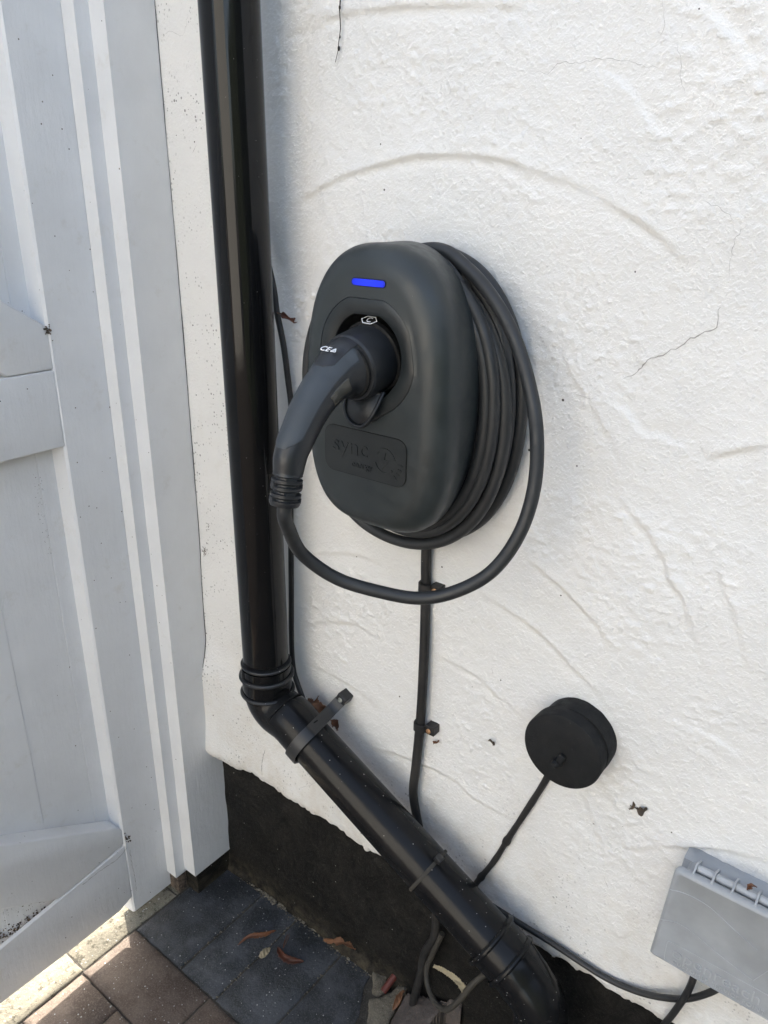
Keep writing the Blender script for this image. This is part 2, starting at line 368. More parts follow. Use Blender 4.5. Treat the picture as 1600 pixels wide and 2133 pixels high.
def w2(pts): return [(P(a, b).x, P(a, b).z) for a, b in pts]
def smooth2(pts, k=5):
    q = catmull([V((a, 0, b)) for a, b in pts], step=0.008); return [(v.x, v.z) for v in q]
# trowel ledges of the old render: (photo points measured on the wall, height, side)
LEDGES = [
    ([(600, 425), (637, 406), (700, 372), (756, 350), (810, 335), (869, 322), (975, 319), (1069, 334), (1162, 366), (1250, 400)], .0023, 1),
    ([(1250, 405), (1337, 456), (1390, 500), (1437, 550)], .0022, 1),
    ([(580, 80), (619, 56), (712, 28), (819, 12), (960, 5), (1100, 8)], .0020, 1),
    ([(1262, 834), (1300, 862), (1325, 900), (1347, 919), (1366, 912), (1397, 925), (1425, 937), (1447, 925)], .0022, -1),
    ([(1469, 956), (1506, 940), (1597, 925)], .0020, 1),
    ([(1287, 1028), (1325, 1075), (1369, 1131), (1400, 1200), (1428, 1250), (1450, 1320), (1475, 1400)], .0022, 1),
    ([(1094, 1157), (1144, 1194), (1198, 1245), (1239, 1289), (1280, 1343)], .0022, 1),
    ([(999, 1228), (1067, 1272), (1117, 1309), (1161, 1350), (1192, 1387), (1246, 1437), (1280, 1481)], .0022, 1),
    ([(908, 1360), (949, 1380), (993, 1404), (1036, 1444), (1075, 1475), (1104, 1502)], .0026, 1),
    ([(640, 1300), (680, 1292), (740, 1296), (800, 1330)], .0018, 1),
    ([(770, 1556), (820, 1568), (870, 1585), (950, 1625), (985, 1658), (1067, 1704)], .0024, 1),
    ([(1215, 1650), (1238, 1700), (1252, 1745), (1270, 1800)], .0018, 1),
    ([(1300, 1765), (1420, 1758), (1500, 1762), (1600, 1785)], .0022, 1),
    ([(1230, 150), (1290, 175), (1340, 240), (1400, 330)], .0016, -1),
    ([(1440, 0), (1530, 90), (1590, 200)], .0022, -1),
    ([(1180, 760), (1240, 850), (1300, 960)], .0012, 1),
    ([(1500, 1180), (1540, 1290), (1570, 1400)], .0015, 1),
    ([(600, 1180), (660, 1150), (740, 1150), (800, 1170)], .0016, 1),
    ([(1380, 1500), (1450, 1520), (1550, 1580)], .0014, -1),
    ([(640, 1380), (720, 1420), (800, 1480)], .0014, 1),
    ([(1270, 1900), (1290, 1945), (1320, 1930)], .0016, 1),
    ([(560, 1620), (640, 1560), (700, 1640)], .0012, 1),
]
LEDGES = [(smooth2(w2(p)), a, s) for p, a, s in LEDGES]
def fbm(x, z, wl, seed, oct=4):
    r = 0; a = 0.5
    for k in range(oct): r = r + a * vn(x, z, wl / 2 ** k, seed + k * 3); a *= 0.5
    return r
def wall_h(x, z):
    x = np.asarray(x, float); z = np.asarray(z, float)
    h = 0.010 * (vn(x, z, 0.34, 1) - 0.5) + 0.0045 * (vn(x, z, 0.12, 2) - 0.5) + 0.0018 * (fbm(x, z, 0.045, 3, 3) - 0.45)
    rough = sstep(-0.80, -0.72, x)
    patch = 0.35 + 0.65 * sstep(0.38, 0.62, vn(x, z, 0.09, 5))
    nod = sstep(0.66, 0.92, vn(x, z, 0.0065, 6)) * 0.0013 + sstep(0.62, 0.9, vn(x + z * .3, z, 0.010, 8)) * 0.0010
    rip = 0.0013 * (vn(x + z * 0.6, (z - x * 0.6) * 1.9, 0.012, 9) - 0.5) * sstep(0.42, 0.65, vn(x, z, 0.16, 12))
    low = 1 - 0.55 * sstep(0.62, 0.45, z)
    h = h * (0.35 + 0.65 * rough) + rough * patch * low * (nod + rip) + 0.0007 * (vn(x, z, 0.012, 10) - 0.5) * (0.3 + 0.7 * rough)
    # render thickness steps back beside the downpipe, then on to the smooth reveal by the gate post
    e = -0.668 + 0.012 * (vn(x * 0, z, 0.25, 14) - 0.5)
    h = h - 0.0065 * (1 - sstep(-0.045, 0.012, x - e)) * sstep(0.55, 0.80, z)
    # swollen lump over the foot of the gate post
    h = h + 0.016 * sstep(-0.86, -0.955, x) * sstep(0.56, 0.47, z) * sstep(0.285, 0.33, z)
    h = h + 0.006 * sstep(0.40, 0.315, z)
    for pts, amp, side in LEDGES:
        xs = [p[0] for p in pts]; zs = [p[1] for p in pts]
        k = (x > min(xs) - 0.06) & (x < max(xs) + 0.06) & (z > min(zs) - 0.06) & (z < max(zs) + 0.06)
        if not k.any(): continue
        d, s, u = pdist(x[k], z[k], pts); s = s * side
        d = np.maximum(0, d + s * 0.0018 * (vn(x[k], z[k], 0.014, 33) - 0.5)); f = np.where(s > 0, np.exp(-d / 0.016), np.exp(-(d / 0.0035) ** 2)) * np.sin(np.clip(u, 0, 1) * PI) ** 0.5
        f = f - 0.45 * np.exp(-((d - 0.007) / 0.006) ** 2) * (s < 0) * np.sin(np.clip(u, 0, 1) * PI) ** 0.5
        h[k] += amp * 1.15 * f * (0.6 + 0.8 * vn(x[k], z[k], 0.03, 31))
    return h
def wall_pt(x, z, off=0.0):
    return V((x, -float(wall_h(np.array([x]), np.array([z]))[0]) - off, z))
_edge_px = [(442, 1564), (470, 1578), (488, 1592), (505, 1600), (527, 1608), (545, 1622), (575, 1640), (607, 1665), (640, 1686), (700, 1722), (740, 1748), (773, 1766)]
_edge = [(P(a, b, 0.004).x, P(a, b, 0.004).z) for a, b in _edge_px] + [(-0.45, 0.313), (-0.2986, 0.318), (-0.2667, 0.322), (-0.20, 0.326), (-0.1711, 0.325), (-0.0939, 0.334), (0.2, 0.335), (5, 0.335)]
def edge_z(x):
    return np.interp(x, [p[0] for p in _edge], [p[1] for p in _edge]) + 0.006 * (vn(x, x * 0, 0.021, 20) - 0.5) + 0.005 * (vn(x, x * 0, 0.008, 21) - 0.5) - 0.006 * sstep(0.75, 0.95, vn(x, x * 0, 0.011, 23))

# ------------------------------------------------------------------ house
XW0 = -0.972
house = thing('house', (0.5, 0.5, 0), 'white rough rendered house wall with a black painted plinth', 'house')
def growing(a, b, step, far, ratio=1.25):
    xs = list(np.arange(a, b, step)); s = step
    while xs[-1] < far: s = min(s * ratio, 0.4); xs.append(xs[-1] + s)
    return np.array(xs)
xs = growing(XW0, 0.10, 0.002, 4.0); zs = growing(0.0, 1.25, 0.002, 4.4)
NX, NZ = len(xs), len(zs)
X_, Z_ = np.meshgrid(xs, zs, indexing='ij')
ez = edge_z(xs)[:, None]
Z_ = Z_ + ez * 1.0 + (0.32 - ez) * np.clip(Z_ / 0.06, 0, 1)
H_ = wall_h(X_.ravel(), Z_.ravel()).reshape(X_.shape)
Hl = np.exp(-((Z_ - ez) / 0.006) ** 1) * 0.006; H_ = H_ - Hl   # rounded lower arris
Y_ = -H_
rows_y = [0.028, 0.020, 0.010, 0.003]; rows_dz = [0.002, 0.0, -0.001, -0.001]
lipX = np.repeat(xs[:, None], 4, 1); lipY = np.array(rows_y)[None, :] + Y_[:, :1] * np.array([0, .2, .5, .8])[None, :]; lipZ = ez + np.array(rows_dz)[None, :]
X_ = np.hstack([lipX, X_]); Y_ = np.hstack([lipY, Y_]); Z_ = np.hstack([lipZ, Z_]); NZ += 4
co = np.stack([X_, Y_, Z_], -1).reshape(-1, 3)
idx = np.arange(NX * NZ).reshape(NX, NZ)
q = np.stack([idx[:-1, :-1], idx[1:, :-1], idx[1:, 1:], idx[:-1, 1:]], -1).reshape(-1, 4)
me = bpy.data.meshes.new('rendered_wall'); me.vertices.add(len(co)); me.vertices.foreach_set('co', co.ravel())
me.loops.add(q.size); me.loops.foreach_set('vertex_index', q.ravel().astype(np.int32)); me.polygons.add(len(q))
me.polygons.foreach_set('loop_start', np.arange(0, q.size, 4, dtype=np.int32)); me.polygons.foreach_set('loop_total', np.full(len(q), 4, np.int32)); me.update(calc_edges=True); me.validate()
link('rendered_wall', me, 'render_paint', house, smooth=True)
# plinth
xs2 = growing(-1.0, 0.06, 0.005, 4.0); zs2 = np.concatenate([np.arange(-0.12, 0.345, 0.005)])
Xp, Zp = np.meshgrid(xs2, zs2, indexing='ij')
Yp = 0.017 - 0.006 * (vn(Xp, Zp, 0.11, 40) - 0.5) - 0.003 * (vn(Xp, Zp, 0.03, 41) - 0.5) - 0.012 * sstep(0.03, -0.01, Zp) * vn(Xp, Zp, 0.05, 42)
vs = np.stack([Xp, Yp, Zp], -1).reshape(-1, 3); n2 = len(zs2)
fs = [(i * n2 + j, (i + 1) * n2 + j, (i + 1) * n2 + j + 1, i * n2 + j + 1) for i in range(len(xs2) - 1) for j in range(n2 - 1)]
mesh('plinth', vs, fs, 'bitumen', house)
bm = bmesh.new(); add_box(bm, (-0.99, 0.05, -0.1), (4.0, 6.0, 4.38)); bm_obj('house_body', bm, 'render_paint', house)
bm = bmesh.new(); prism(bm, [(-0.3, 4.39), (6.3, 4.39), (3.0, 6.2)], 'x', -1.2, 4.3); bm_obj('roof', bm, 'roof_tile', house)
# hairline cracks: thin ribbons that follow the wall surface
def crack(px, w0=0.0006, jit=0.0012, name='crack', mat='hairline'):
    pts = w2(px); q = catmull([V((a, 0, b)) for a, b in pts], step=0.003); vs = []; fs = []; N = len(q)
    for i, p in enumerate(q):
        tt = (q[min(i + 1, N - 1)] - q[max(i - 1, 0)]).normalized(); nn = V((-tt.z, 0, tt.x))
        c = p + nn * random.uniform(-jit, jit); ww = (0.75 if w0 > 0.0008 else 0.5) * w0 * (0.35 + random.random()) * min(1, 0.25 + 4 * min(i, N - 1 - i) / N)
        for s in (-1, 1):
            e = c + nn * ww * s * 0.5; vs.append(wall_pt(e.x, e.z, 0.0006))
        if i: fs.append((2 * i - 2, 2 * i - 1, 2 * i + 1, 2 * i))
    return mesh(name, vs, fs, mat, house)
crack([(1294, 791), (1319, 778), (1339, 761), (1362, 744), (1387, 737), (1397, 728), (1416, 723), (1431, 709), (1453, 700), (1490, 681), (1497, 665), (1495, 647), (1501, 641)], 0.0015)
crack([(1106, 153), (1125, 150), (1140, 152), (1162, 131), (1200, 132), (1230, 125), (1262, 124), (1318, 126), (1345, 138), (1385, 140)], 0.0007)
crack([(1412, 95), (1420, 115), (1421, 160), (1428, 195)], 0.0005)
crack([(1380, 0), (1387, 30), (1378, 70), (1362, 82)], 0.0005)
crack([(1462, 418), (1506, 437), (1531, 462)], 0.0006)
crack([(1556, 466), (1531, 500), (1522, 540), (1520, 575)], 0.0006)
crack([(1195, 820), (1215, 826), (1245, 831)], 0.0005)
crack([(330, 78), (345, 66), (353, 64), (372, 74), (384, 45), (386, 20)], 0.0005)
crack([(395, 318), (401, 306), (404, 301)], 0.0011, 0.0004)
crack([(553, 1560), (549, 1585), (551, 1612)], 0.0018, 0.0008)
crack([(915, 345), (908, 362), (903, 375)], 0.0005)
crack([(1259, 1824), (1264, 1838), (1269, 1848)], 0.0010, 0.0003)
crack([(626, 1640), (650, 1634), (662, 1626)], 0.0007, 0.0004)
crack([(1026, 1388), (1028, 1398), (1027, 1403)], 0.0008, 0.0003)
crack([(920, 1545), (950, 1543), (975, 1532)], 0.0004)

# ------------------------------------------------------------------ gate post (fixed to the wall)
xE, xB, xA = -0.9607, -0.993, -1.022
yD, yB_ = -0.0725, -0.0935
ZT = 2.08
post = thing('gate_post', (-1.0, -0.03, 0.05), 'white painted rebated gate post fixed upright against the rendered wall', 'gate post')
def wavy_box(bm, a, b, bev, cuts=60, amp=0.0006, seed=0):
    vs = add_box(bm, a, b, bev)
bm = bmesh.new()
prism(bm, [(xE, 0.035), (xE, yD), (xB, yD), (xB, 0.035)], 'z', 0.052, ZT, 0.0016)
bm_obj('post_face', bm, 'gate_paint', post)
bm = bmesh.new(); prism(bm, [(xB - 0.0002, 0.035), (xB - 0.0002, yB_), (xA + 0.0012, yB_), (xA + 0.0012, 0.035)], 'z', 0.044, ZT, 0.0014)
bm_obj('door_stop', bm, 'gate_paint', post)
bm = bmesh.new(); prism(bm, [(xA + 0.001, 0.035), (xA + 0.001, -0.086), (-1.10, -0.086), (-1.10, 0.035)], 'z', 0.042, ZT, 0.001)
bm_obj('post_core', bm, 'gate_paint', post)
bm = bmesh.new(); add_box(bm, (-1.10, -0.066, -0.02), (xE - 0.004, 0.03, 0.050), 0.002); bm_obj('post_foot', bm, 'bitumen', post)
bm = bmesh.new(); add_box(bm, (-1.08, -0.088, -0.02), (xB - 0.004, -0.067, 0.043), 0.001); bm_obj('foot_block', bm, 'wood_rot', post)

vs = []; fs = []; k = 0
for i in range(520):
    z = 0.50 + i * 0.003; wv_ = 0.0012 * float(vn(np.array([z]), np.array([0.0]), 0.05, 71)) + 0.0004 * random.random()
    if z > 1.15: wv_ *= 0.6
    x0 = xE + 0.0002; p0 = wall_pt(x0, z, 0.0009); p1 = wall_pt(x0 + wv_ + 0.0003, z, 0.0009); vs += [p0, p1]
    if i: fs.append((2 * i - 2, 2 * i - 1, 2 * i + 1, 2 * i))
mesh('joint_gap', vs, fs, 'seam', post)
# ------------------------------------------------------------------ gate
gate = thing('wooden_gate', (-1.03, -0.6, 0.04), 'white painted ledged and braced wooden gate standing closed beside the wall', 'gate')
yS = -0.1715; yEnd = -1.02; xR = -1.0535
bm = bmesh.new(); prism(bm, [(xA, -0.0875), (xA, yS), (xA - 0.0035, yS - 0.0035), (xR - 0.0005, yS - 0.0065), (xR - 0.0005, -0.0875)], 'z', 0.006, 2.02, 0.0018); bm_obj('stile', bm, 'gate_paint', gate)
bm = bmesh.new(); prism(bm, [(xA, yEnd), (xA, yEnd + 0.08), (xR - 0.0005, yEnd + 0.085), (xR - 0.0005, yEnd)], 'z', 0.030, 2.02, 0.002); bm_obj('stile', bm, 'gate_paint', gate)
bys = [-0.0895, -0.2035, -0.2926]
while bys[-1] > yEnd + 0.05: bys.append(bys[-1] - 0.0905)
bys[-1] = yEnd
for i in range(len(bys) - 1):
    bm = bmesh.new(); y0, y1 = bys[i] - 0.00005, bys[i + 1] + 0.00005
    dx = [0, -0.0006, 0.0004, 0.0][i % 4]
    prism(bm, [(xR - 0.018, y0), (xR - 0.018, y1), (xR + dx - 0.0005, y1), (xR + dx, y1 + 0.0007), (xR + dx, y0 - 0.0007), (xR + dx - 0.0005, y0)], 'z', 0.070, 2.01, 0.0)
    bm_obj('board', bm, 'gate_paint', gate)
def rail(name, pts, x0=xR + 0.0008, x1=xA - 0.0006, bev=0.0035):
    bm = bmesh.new(); prism(bm, pts, 'x', x0, x1, 0); 
    es = [e for e in bm.edges if all(abs(v.co.x - x1) < 1e-6 for v in e.verts)]
    bmesh.ops.bevel(bm, geom=es, offset=bev, segments=3, profile=0.5, affect='EDGES')
    o = bm_obj(name, bm, 'gate_paint', gate); return autosmooth(o, 40)
ys_ = yS - 0.0008
rail('rail', [(ys_, 0.9362), (ys_, 1.0485), (yEnd + 0.081, 1.0485), (yEnd + 0.081, 0.9335)])
rail('rail', [(ys_, 1.88), (ys_, 2.01), (yEnd + 0.081, 2.01), (yEnd + 0.081, 1.88)])
rail('brace', [(ys_, 1.0495), (ys_, 1.108), (-0.938, 1.637), (-0.938, 1.527), (-0.24, 1.0495)], x1=xA - 0.0012)
rail('brace', [(ys_ - 0.001, 0.176), (ys_, 0.210), (-0.186, 0.224), (-0.938, 0.663), (-0.938, 0.560), (-0.3044, 0.1565)], x1=xA - 0.0015)
rail('rail', [(ys_, 0.046), (ys_, 0.1725), (-0.3044, 0.1555), (-0.412, 0.142), (yEnd + 0.081, 0.138), (yEnd + 0.081, 0.036), (-0.42, 0.036), (-0.30, 0.034), (-0.20, 0.034)], x0=-1.030, x1=xA - 0.0002)
# rot and old paint debris at the joints
def clump(name, c, r, n, mat, parent, seed, flat=1.0, size=0.0022):
    rnd = random.Random(seed); bm = bmesh.new()
    for i in range(n):
        p = V(c) + V((rnd.uniform(-1, 1) * r * flat, rnd.uniform(-1, 1) * r, rnd.gauss(0, 0.7) * r * 1.5))
        s = size * rnd.uniform(0.3, 1.1)
        mm = Matrix.Translation(p) @ Matrix.Rotation(rnd.random() * 6, 4, (rnd.random(), rnd.random(), rnd.random())) @ Matrix.Diagonal((s, s * rnd.uniform(0.4, 1), s * rnd.uniform(0.3, 0.9), 1))
        bmesh.ops.create_icosphere(bm, subdivisions=1, radius=1, matrix=mm)
    return bm_obj(name, bm, mat, parent)
for i in range(7): clump('debris', PX(78 + i * 3.2, 1000 + i * 22, -1.0532), 0.007, 7, 'wood_rot', gate, 120 + i, 0.03, 0.0008)
for i in range(4): clump('debris', PX(20 + i * 20, 655 + i * 9, -1.0532), 0.008, 9, 'wood_rot', gate, 140 + i, 0.03, 0.0009)
clump('rotten_joint', PX(99, 684, xA + 0.0), 0.0045, 26, 'wood_rot', gate, 3, 0.15)
clump('rotten_joint', PX(266, 1745, xA + 0.0), 0.0055, 26, 'wood_rot', gate, 4, 0.1)
clump('rotten_joint', PX(283, 1864, xA - 0.004), 0.005, 22, 'wood_rot', gate, 5, 0.3)
bm = bmesh.new(); clp = None
for i in range(9):
    f = i / 8; c = PX(-10 + 135 * f, 1958 - 80 * f, -1.0528)
    clump('debris', c, 0.006 * (1.1 - 0.5 * f), 26, 'wood_rot', gate, 60 + i, 0.10, 0.0022)
for i in range(5): clump('debris', PX(15 + 22 * i, 1905 + random.uniform(-14, 8) - 4 * i, -1.0532), 0.009, 12, 'wood_rot', gate, 80 + i, 0.04, 0.0012)
def facecrack(pts, w, name='paint_crack', mat='hairline', x=None):
    q = catmull([V(p) for p in pts], step=0.003); vs = []; fs = []; N = len(q)
    for i, p in enumerate(q):
        tt = (q[min(i + 1, N - 1)] - q[max(i - 1, 0)]).normalized(); nn = V((0, -tt.z, tt.y))
        c = p + nn * random.uniform(-0.0008, 0.0008); ww = w * random.uniform(0.4, 1.3)
        for s in (-1, 1): e = c + nn * ww * s * 0.5; vs.append(V((p.x + 0.0004, e.y, e.z)))
        if i: fs.append((2 * i - 2, 2 * i - 1, 2 * i + 1, 2 * i))
    return mesh(name, vs, fs, mat, gate)
facecrack([PX(265, 1765, xA), PX(250, 1784, xA), PX(225, 1803, xA), PX(200, 1820, xA), PX(172, 1843, xA)], 0.0012)
facecrack([PX(270, 1770, xA), PX(275, 1800, xA), PX(281, 1830, xA), PX(284, 1855, xA)], 0.0009)

# ------------------------------------------------------------------ downpipe
R = 0.034
dp = thing('downpipe', (-0.737, -0.065, 0.6), 'glossy black round downpipe bending diagonally across the wall to the ground', 'drainpipe')
top = V((-0.7445, -0.065, 4.3)); c1 = V((-0.7372, -0.065, 0.64))
tube('vertical_pipe', [top, V((-0.742, -0.065, 1.48)), V((-0.7395, -0.065, 1.05)), c1], R, 'pipe_gloss', dp, n=64, step=0.05)
dA = P(640, 1534, -0.065); dB = P(1019, 1953, -0.065); dirD = (dB - dA).normalized()
elb = catmull([V((-0.7368, -0.065, 0.628)), V((-0.7362, -0.065, 0.585)), V((-0.7290, -0.065, 0.5665)), V((-0.7150, -0.065, 0.556)), dA - dirD * 0.035, dA], 0.003)
vs, fs = sweep(elb, lambda s: R + 0.0022 - 0.0 * s, 64); autosmooth(mesh('elbow', vs, fs, 'pipe_dusty', dp), 50)
def ring(name, c, d, r, w, bulge, mat, n=64, bev=0.35):
    h = w / 2; return lathe(name, [(-h, r - 0.003), (-h, r + bulge * 0.6), (-h * bev, r + bulge), (h * bev, r + bulge), (h, r + bulge * 0.6), (h, r - 0.003)], c, d, mat, dp, n)
dz = V((0.01, 0, -1))
# socket: band, gap, two beads
lathe('socket', [(-0.022, R + 0.0005), (-0.022, R + 0.0032), (0.012, R + 0.0034), (0.030, R + 0.0034), (0.030, R)], V((-0.7368, -0.065, 0.606)), dz, 'pipe_gloss', dp)
ring('socket_rim', V((-0.7370, -0.065, 0.632)), dz, R + 0.001, 0.0045, 0.0028, 'pipe_clip')
ring('socket_rim', V((-0.7368, -0.065, 0.6115)), dz, R + 0.0035, 0.006, 0.0040, 'pipe_clip')
ring('socket_rim', V((-0.7362, -0.065, 0.583)), dz, R + 0.0035, 0.005, 0.0038, 'pipe_clip')
bm = bmesh.new(); add_box(bm, (-0.0032, -0.0015, -0.006), (0.0032, 0.0015, 0.006), 0.0006); 
lug = PX(524, 1378, -0.7325); th_ = math.radians(-112)
lugc = V((-0.737 + (R + 0.004) * math.cos(th_), -0.065 + (R + 0.004) * math.sin(th_), 0.6215))
bmesh.ops.transform(bm, matrix=Matrix.Translation(lugc) @ Matrix.Rotation(th_ + PI / 2, 4, 'Z'), verts=bm.verts[:]); bm_obj('catch', bm, 'pipe_clip', dp)
# diagonal run
tube('diagonal_pipe', [dA - dirD * 0.004, dA + dirD * 0.1, dB + dirD * 0.02], R, 'pipe_dusty', dp, n=64, step=0.02)
# seam and mould line on the elbow tail
ring('elbow_lip', dA - dirD * 0.001, dirD, R + 0.001, 0.004, 0.0018, 'pipe_dusty')
ring('mould_seam', dA - dirD * 0.052, dirD, R + 0.0018, 0.0008, 0.0006, 'seam')
# wall bracket strap round the pipe with an arm to the wall
bc = dA + dirD * 0.006
ub = V((0, 1, 0)); vb = dirD.cross(ub).normalized()
if vb.z < 0: vb = -vb
def bpt(a, r): return bc + ub * (-math.cos(a) * r) + vb * (math.sin(a) * r)
arc = [bpt(a, R + 0.0045) for a in np.linspace(-2.5, 1.15, 26)]
bend = P(712, 1458, -0.010)
arm = arc + [bc * 0.25 + bend * 0.75 + V((-0.002, -0.004, 0.0)), bend + V((0, -0.003, 0))]
def ribbon(name, pts, wdir, w, th, mat, parent):
    pts = catmull(pts, 0.003); vs = []; fs = []; N = len(pts)
    for i, p in enumerate(pts):
        tt = (pts[min(i + 1, N - 1)] - pts[max(i - 1, 0)]).normalized(); wd = (wdir - tt * wdir.dot(tt)).normalized(); nn = tt.cross(wd)
        for a, b_ in ((-1, -1), (-.9, 1), (.9, 1), (1, -1)): vs.append(p + wd * a * w / 2 + nn * b_ * th / 2)
        if i:
            for j in range(4): fs.append((4 * i - 4 + j, 4 * i - 4 + (j + 1) % 4, 4 * i + (j + 1) % 4, 4 * i + j))
    fs += [(0, 1, 2, 3), tuple(4 * (N - 1) + j for j in (3, 2, 1, 0))]
    o = mesh(name, vs, fs, mat, parent); bm = bmesh.new(); bm.from_mesh(o.data); bmesh.ops.recalc_face_normals(bm, faces=bm.faces[:]); bm.to_mesh(o.data); bm.free(); return autosmooth(o, 40)
brk = ribbon('wall_bracket', arm, dirD, 0.0185, 0.003, 'pipe_clip', dp)
bm = bmesh.new(); Mx = Matrix((dirD, V((0, 1, 0)), dirD.cross(V((0, 1, 0))))).transposed().to_4x4(); Mx.translation = V((bend.x, 0, bend.z)) + vb * 0.004
add_box(bm, (-0.0088, -0.0155, -0.0075), (0.0088, 0.004, 0.0075), 0.0018, mtx=Mx); bm_obj('bracket_foot', bm, 'pipe_clip', dp)
lathe('screw', [(0, 0.0040), (0.0014, 0.0038), (0.0020, 0.0026), (0.0012, 0.0008)], V((bend.x, -0.0155, bend.z)) + vb * 0.004, (0, -1, 0), 'steel', brk, 20)
# cable tie
tc = dA + dirD * ((P(891, 1814, -0.065) - dA).dot(dirD))
ring('cable_tie', tc, dirD, R + 0.0002, 0.0050, 0.0022, 'dusty_cable')
hp = tc + vb * (R + 0.004) - ub * 0.004
bm = bmesh.new(); add_box(bm, (-0.005, -0.005, -0.0035), (0.005, 0.005, 0.0045), 0.001); bmesh.ops.transform(bm, matrix=Matrix.Translation(hp + vb * 0.002) @ Matrix.Rotation(0.45, 4, 'Y'), verts=bm.verts[:]); bm_obj('tie_head', bm, 'pipe_clip', dp)
# lower elbow
e0 = P(1025, 1960, -0.065); e1 = P(1062, 2001, -0.065)
end = V((e1.x + 0.052, -0.068, 0.10))
lo = catmull([e0, e1, e1 + dirD * 0.020 + V((0, 0, -0.004)), V((end.x - 0.008, -0.066, e1.z - 0.036)), V((end.x, -0.067, e1.z - 0.075)), V((end.x, -0.068, 0.16)), end], 0.003)
vs, fs = sweep(lo, lambda s: R + 0.0035 - 0.0015 * min(1, s * 4), 64); autosmooth(mesh('lower_elbow', vs, fs, 'pipe_dusty', dp), 50)
ring('socket_rim', e0 - dirD * 0.001, dirD, R + 0.003, 0.0075, 0.0046, 'pipe_dusty')
ring('socket_rim', e1 + dirD * 0.001, dirD, R + 0.0025, 0.0075, 0.0046, 'pipe_dusty')
tube('foot_pipe', [end + V((0, 0, 0.03)), end + V((0, 0, -0.16))], R, 'pipe_dusty', dp, n=48, step=0.05)

# ------------------------------------------------------------------ EV charger
XC, ZC, A_, B_ = -0.4925, 1.0785, 0.0935, 0.1595
ev = thing('wall_charger', (XC, 0, ZC), 'rounded charcoal electric car charger with a blue light bar mounted on the wall', 'car charger')
def sell(a, b, n, th):
    c, s = math.cos(th), math.sin(th); r = (abs(c / a) ** n + abs(s / b) ** n) ** (-1 / n); return r * c, r * s
def ell_rings(rings, N, xc, zc, mat, name, parent, cap_first=False, cap_last=True):
    vs = []; fs = []
    for pts in rings: vs += pts
    for i in range(len(rings) - 1):
        for j in range(N): fs.append((i * N + j, i * N + (j + 1) % N, (i + 1) * N + (j + 1) % N, (i + 1) * N + j))
    if cap_first: fs.append(tuple(range(N)))
    if cap_last: fs.append(tuple((len(rings) - 1) * N + j for j in range(N)))
    o = mesh(name, vs, fs, mat, parent); bm = bmesh.new(); bm.from_mesh(o.data); bmesh.ops.recalc_face_normals(bm, faces=bm.faces[:]); bm.to_mesh(o.data); bm.free(); return autosmooth(o, 40)
N = 240
SZ = 1.1300                                    # socket centre height
def panel_r(th, Rr=0.0612, top=0.0570, tipz=-0.0690, tipr=0.020):
    # circle with a flat top and a chin drawn from tangents to a small lower circle
    c, s = math.cos(th), math.sin(th); r = Rr
    if s > 0 and r * s > top: r = top / s
    if s < 0:
        cz = tipz + tipr; d = -cz; al = math.acos((Rr - tipr) / d)   # hull of two circles
        phi = math.atan2(abs(c), -s)
        # support of convex hull: find r by hull of circle A (0,Rr) and B (0,cz,tipr)
        best = Rr
        # tangent line normal makes angle al with downward axis
        if phi < al:
            nx, nz = math.sin(al), -math.cos(al)
            rl = Rr / (nx * abs(c) + nz * s) if (nx * abs(c) + nz * s) > 0 else 9
            # lower circle intersection
            bq = s * cz; disc = bq * bq - (cz * cz - tipr * tipr)
            rc = bq + math.sqrt(disc) if disc > 0 else 0
            pt = rl * V((abs(c), 0, s)); tb = V((nx * tipr, 0, cz + nz * tipr))
            best = rl if pt.z > tb.z else max(rc, Rr)
        r = best
    return r
def ringpts(fn, y): return [V((XC + fn(2 * PI * j / N)[0], y, ZC + fn(2 * PI * j / N)[1])) for j in range(N)]
def egg(th, ins, f):                            # f = 0 at the seam, 1 at the front: the front is squarer at the bottom
    c, s_ = math.cos(th), math.sin(th); L = lambda a, b_: a + (b_ - a) * f
    A2 = L(0.0930, 0.0975) - ins
    B2 = (L(0.1500, 0.1510) if s_ > 0 else L(0.1690, 0.1545)) - ins; n_ = L(2.15, 2.5) if s_ > 0 else L(2.25, 3.3)
    n_ = n_ + (0.12 if s_ > 0 else -0.12) * 0
    r_ = (abs(c / A2) ** n_ + abs(s_ / B2) ** n_) ** (-1 / n_); return r_ * c, r_ * s_
ZC = 1.0885
prof = [(0.0085, -0.050, 0), (0.0035, -0.056, 0), (0.0008, -0.060, 0), (0.0, -0.064, 0.0), (0.0004, -0.074, 0.25), (0.0010, -0.085, 0.6), (0.0014, -0.096, 0.88)]
prof += [(0.0012 + 0.029 * (1 - math.cos(a)), -0.104 - 0.0292 * math.sin(a), 1) for a in np.linspace(0.06, PI / 2, 14)] + [(0.0335, -0.1334, 1)]
rings = [[V((XC + egg(2 * PI * j / N, s, f)[0], y, ZC + egg(2 * PI * j / N, s, f)[1])) for j in range(N)] for s, y, f in prof]
last = rings[-1]; inner = []; angs = []
PX0, PZ0 = XC + 0.0012, SZ
for p in last:
    th = math.atan2(p.z - PZ0, p.x - PX0); angs.append(th)
# keep the socket panel inside the flat face
def prr(th, k=1.0): return panel_r(th) * k
inr = []
for p, th in zip(last, angs):
    d = math.hypot(p.z - PZ0, p.x - PX0); r = prr(th); inr.append(min(r, d - 0.0015))
inner = [V((PX0 + r * math.cos(th), -0.13420, PZ0 + r * math.sin(th))) for r, th in zip(inr, angs)]
rings.append(inner)
rings.append([V((p.x, -0.13100, p.z)) for p in inner])
ell_rings(rings, N, XC, ZC, 'shell_satin', 'cover', ev, cap_last=False)
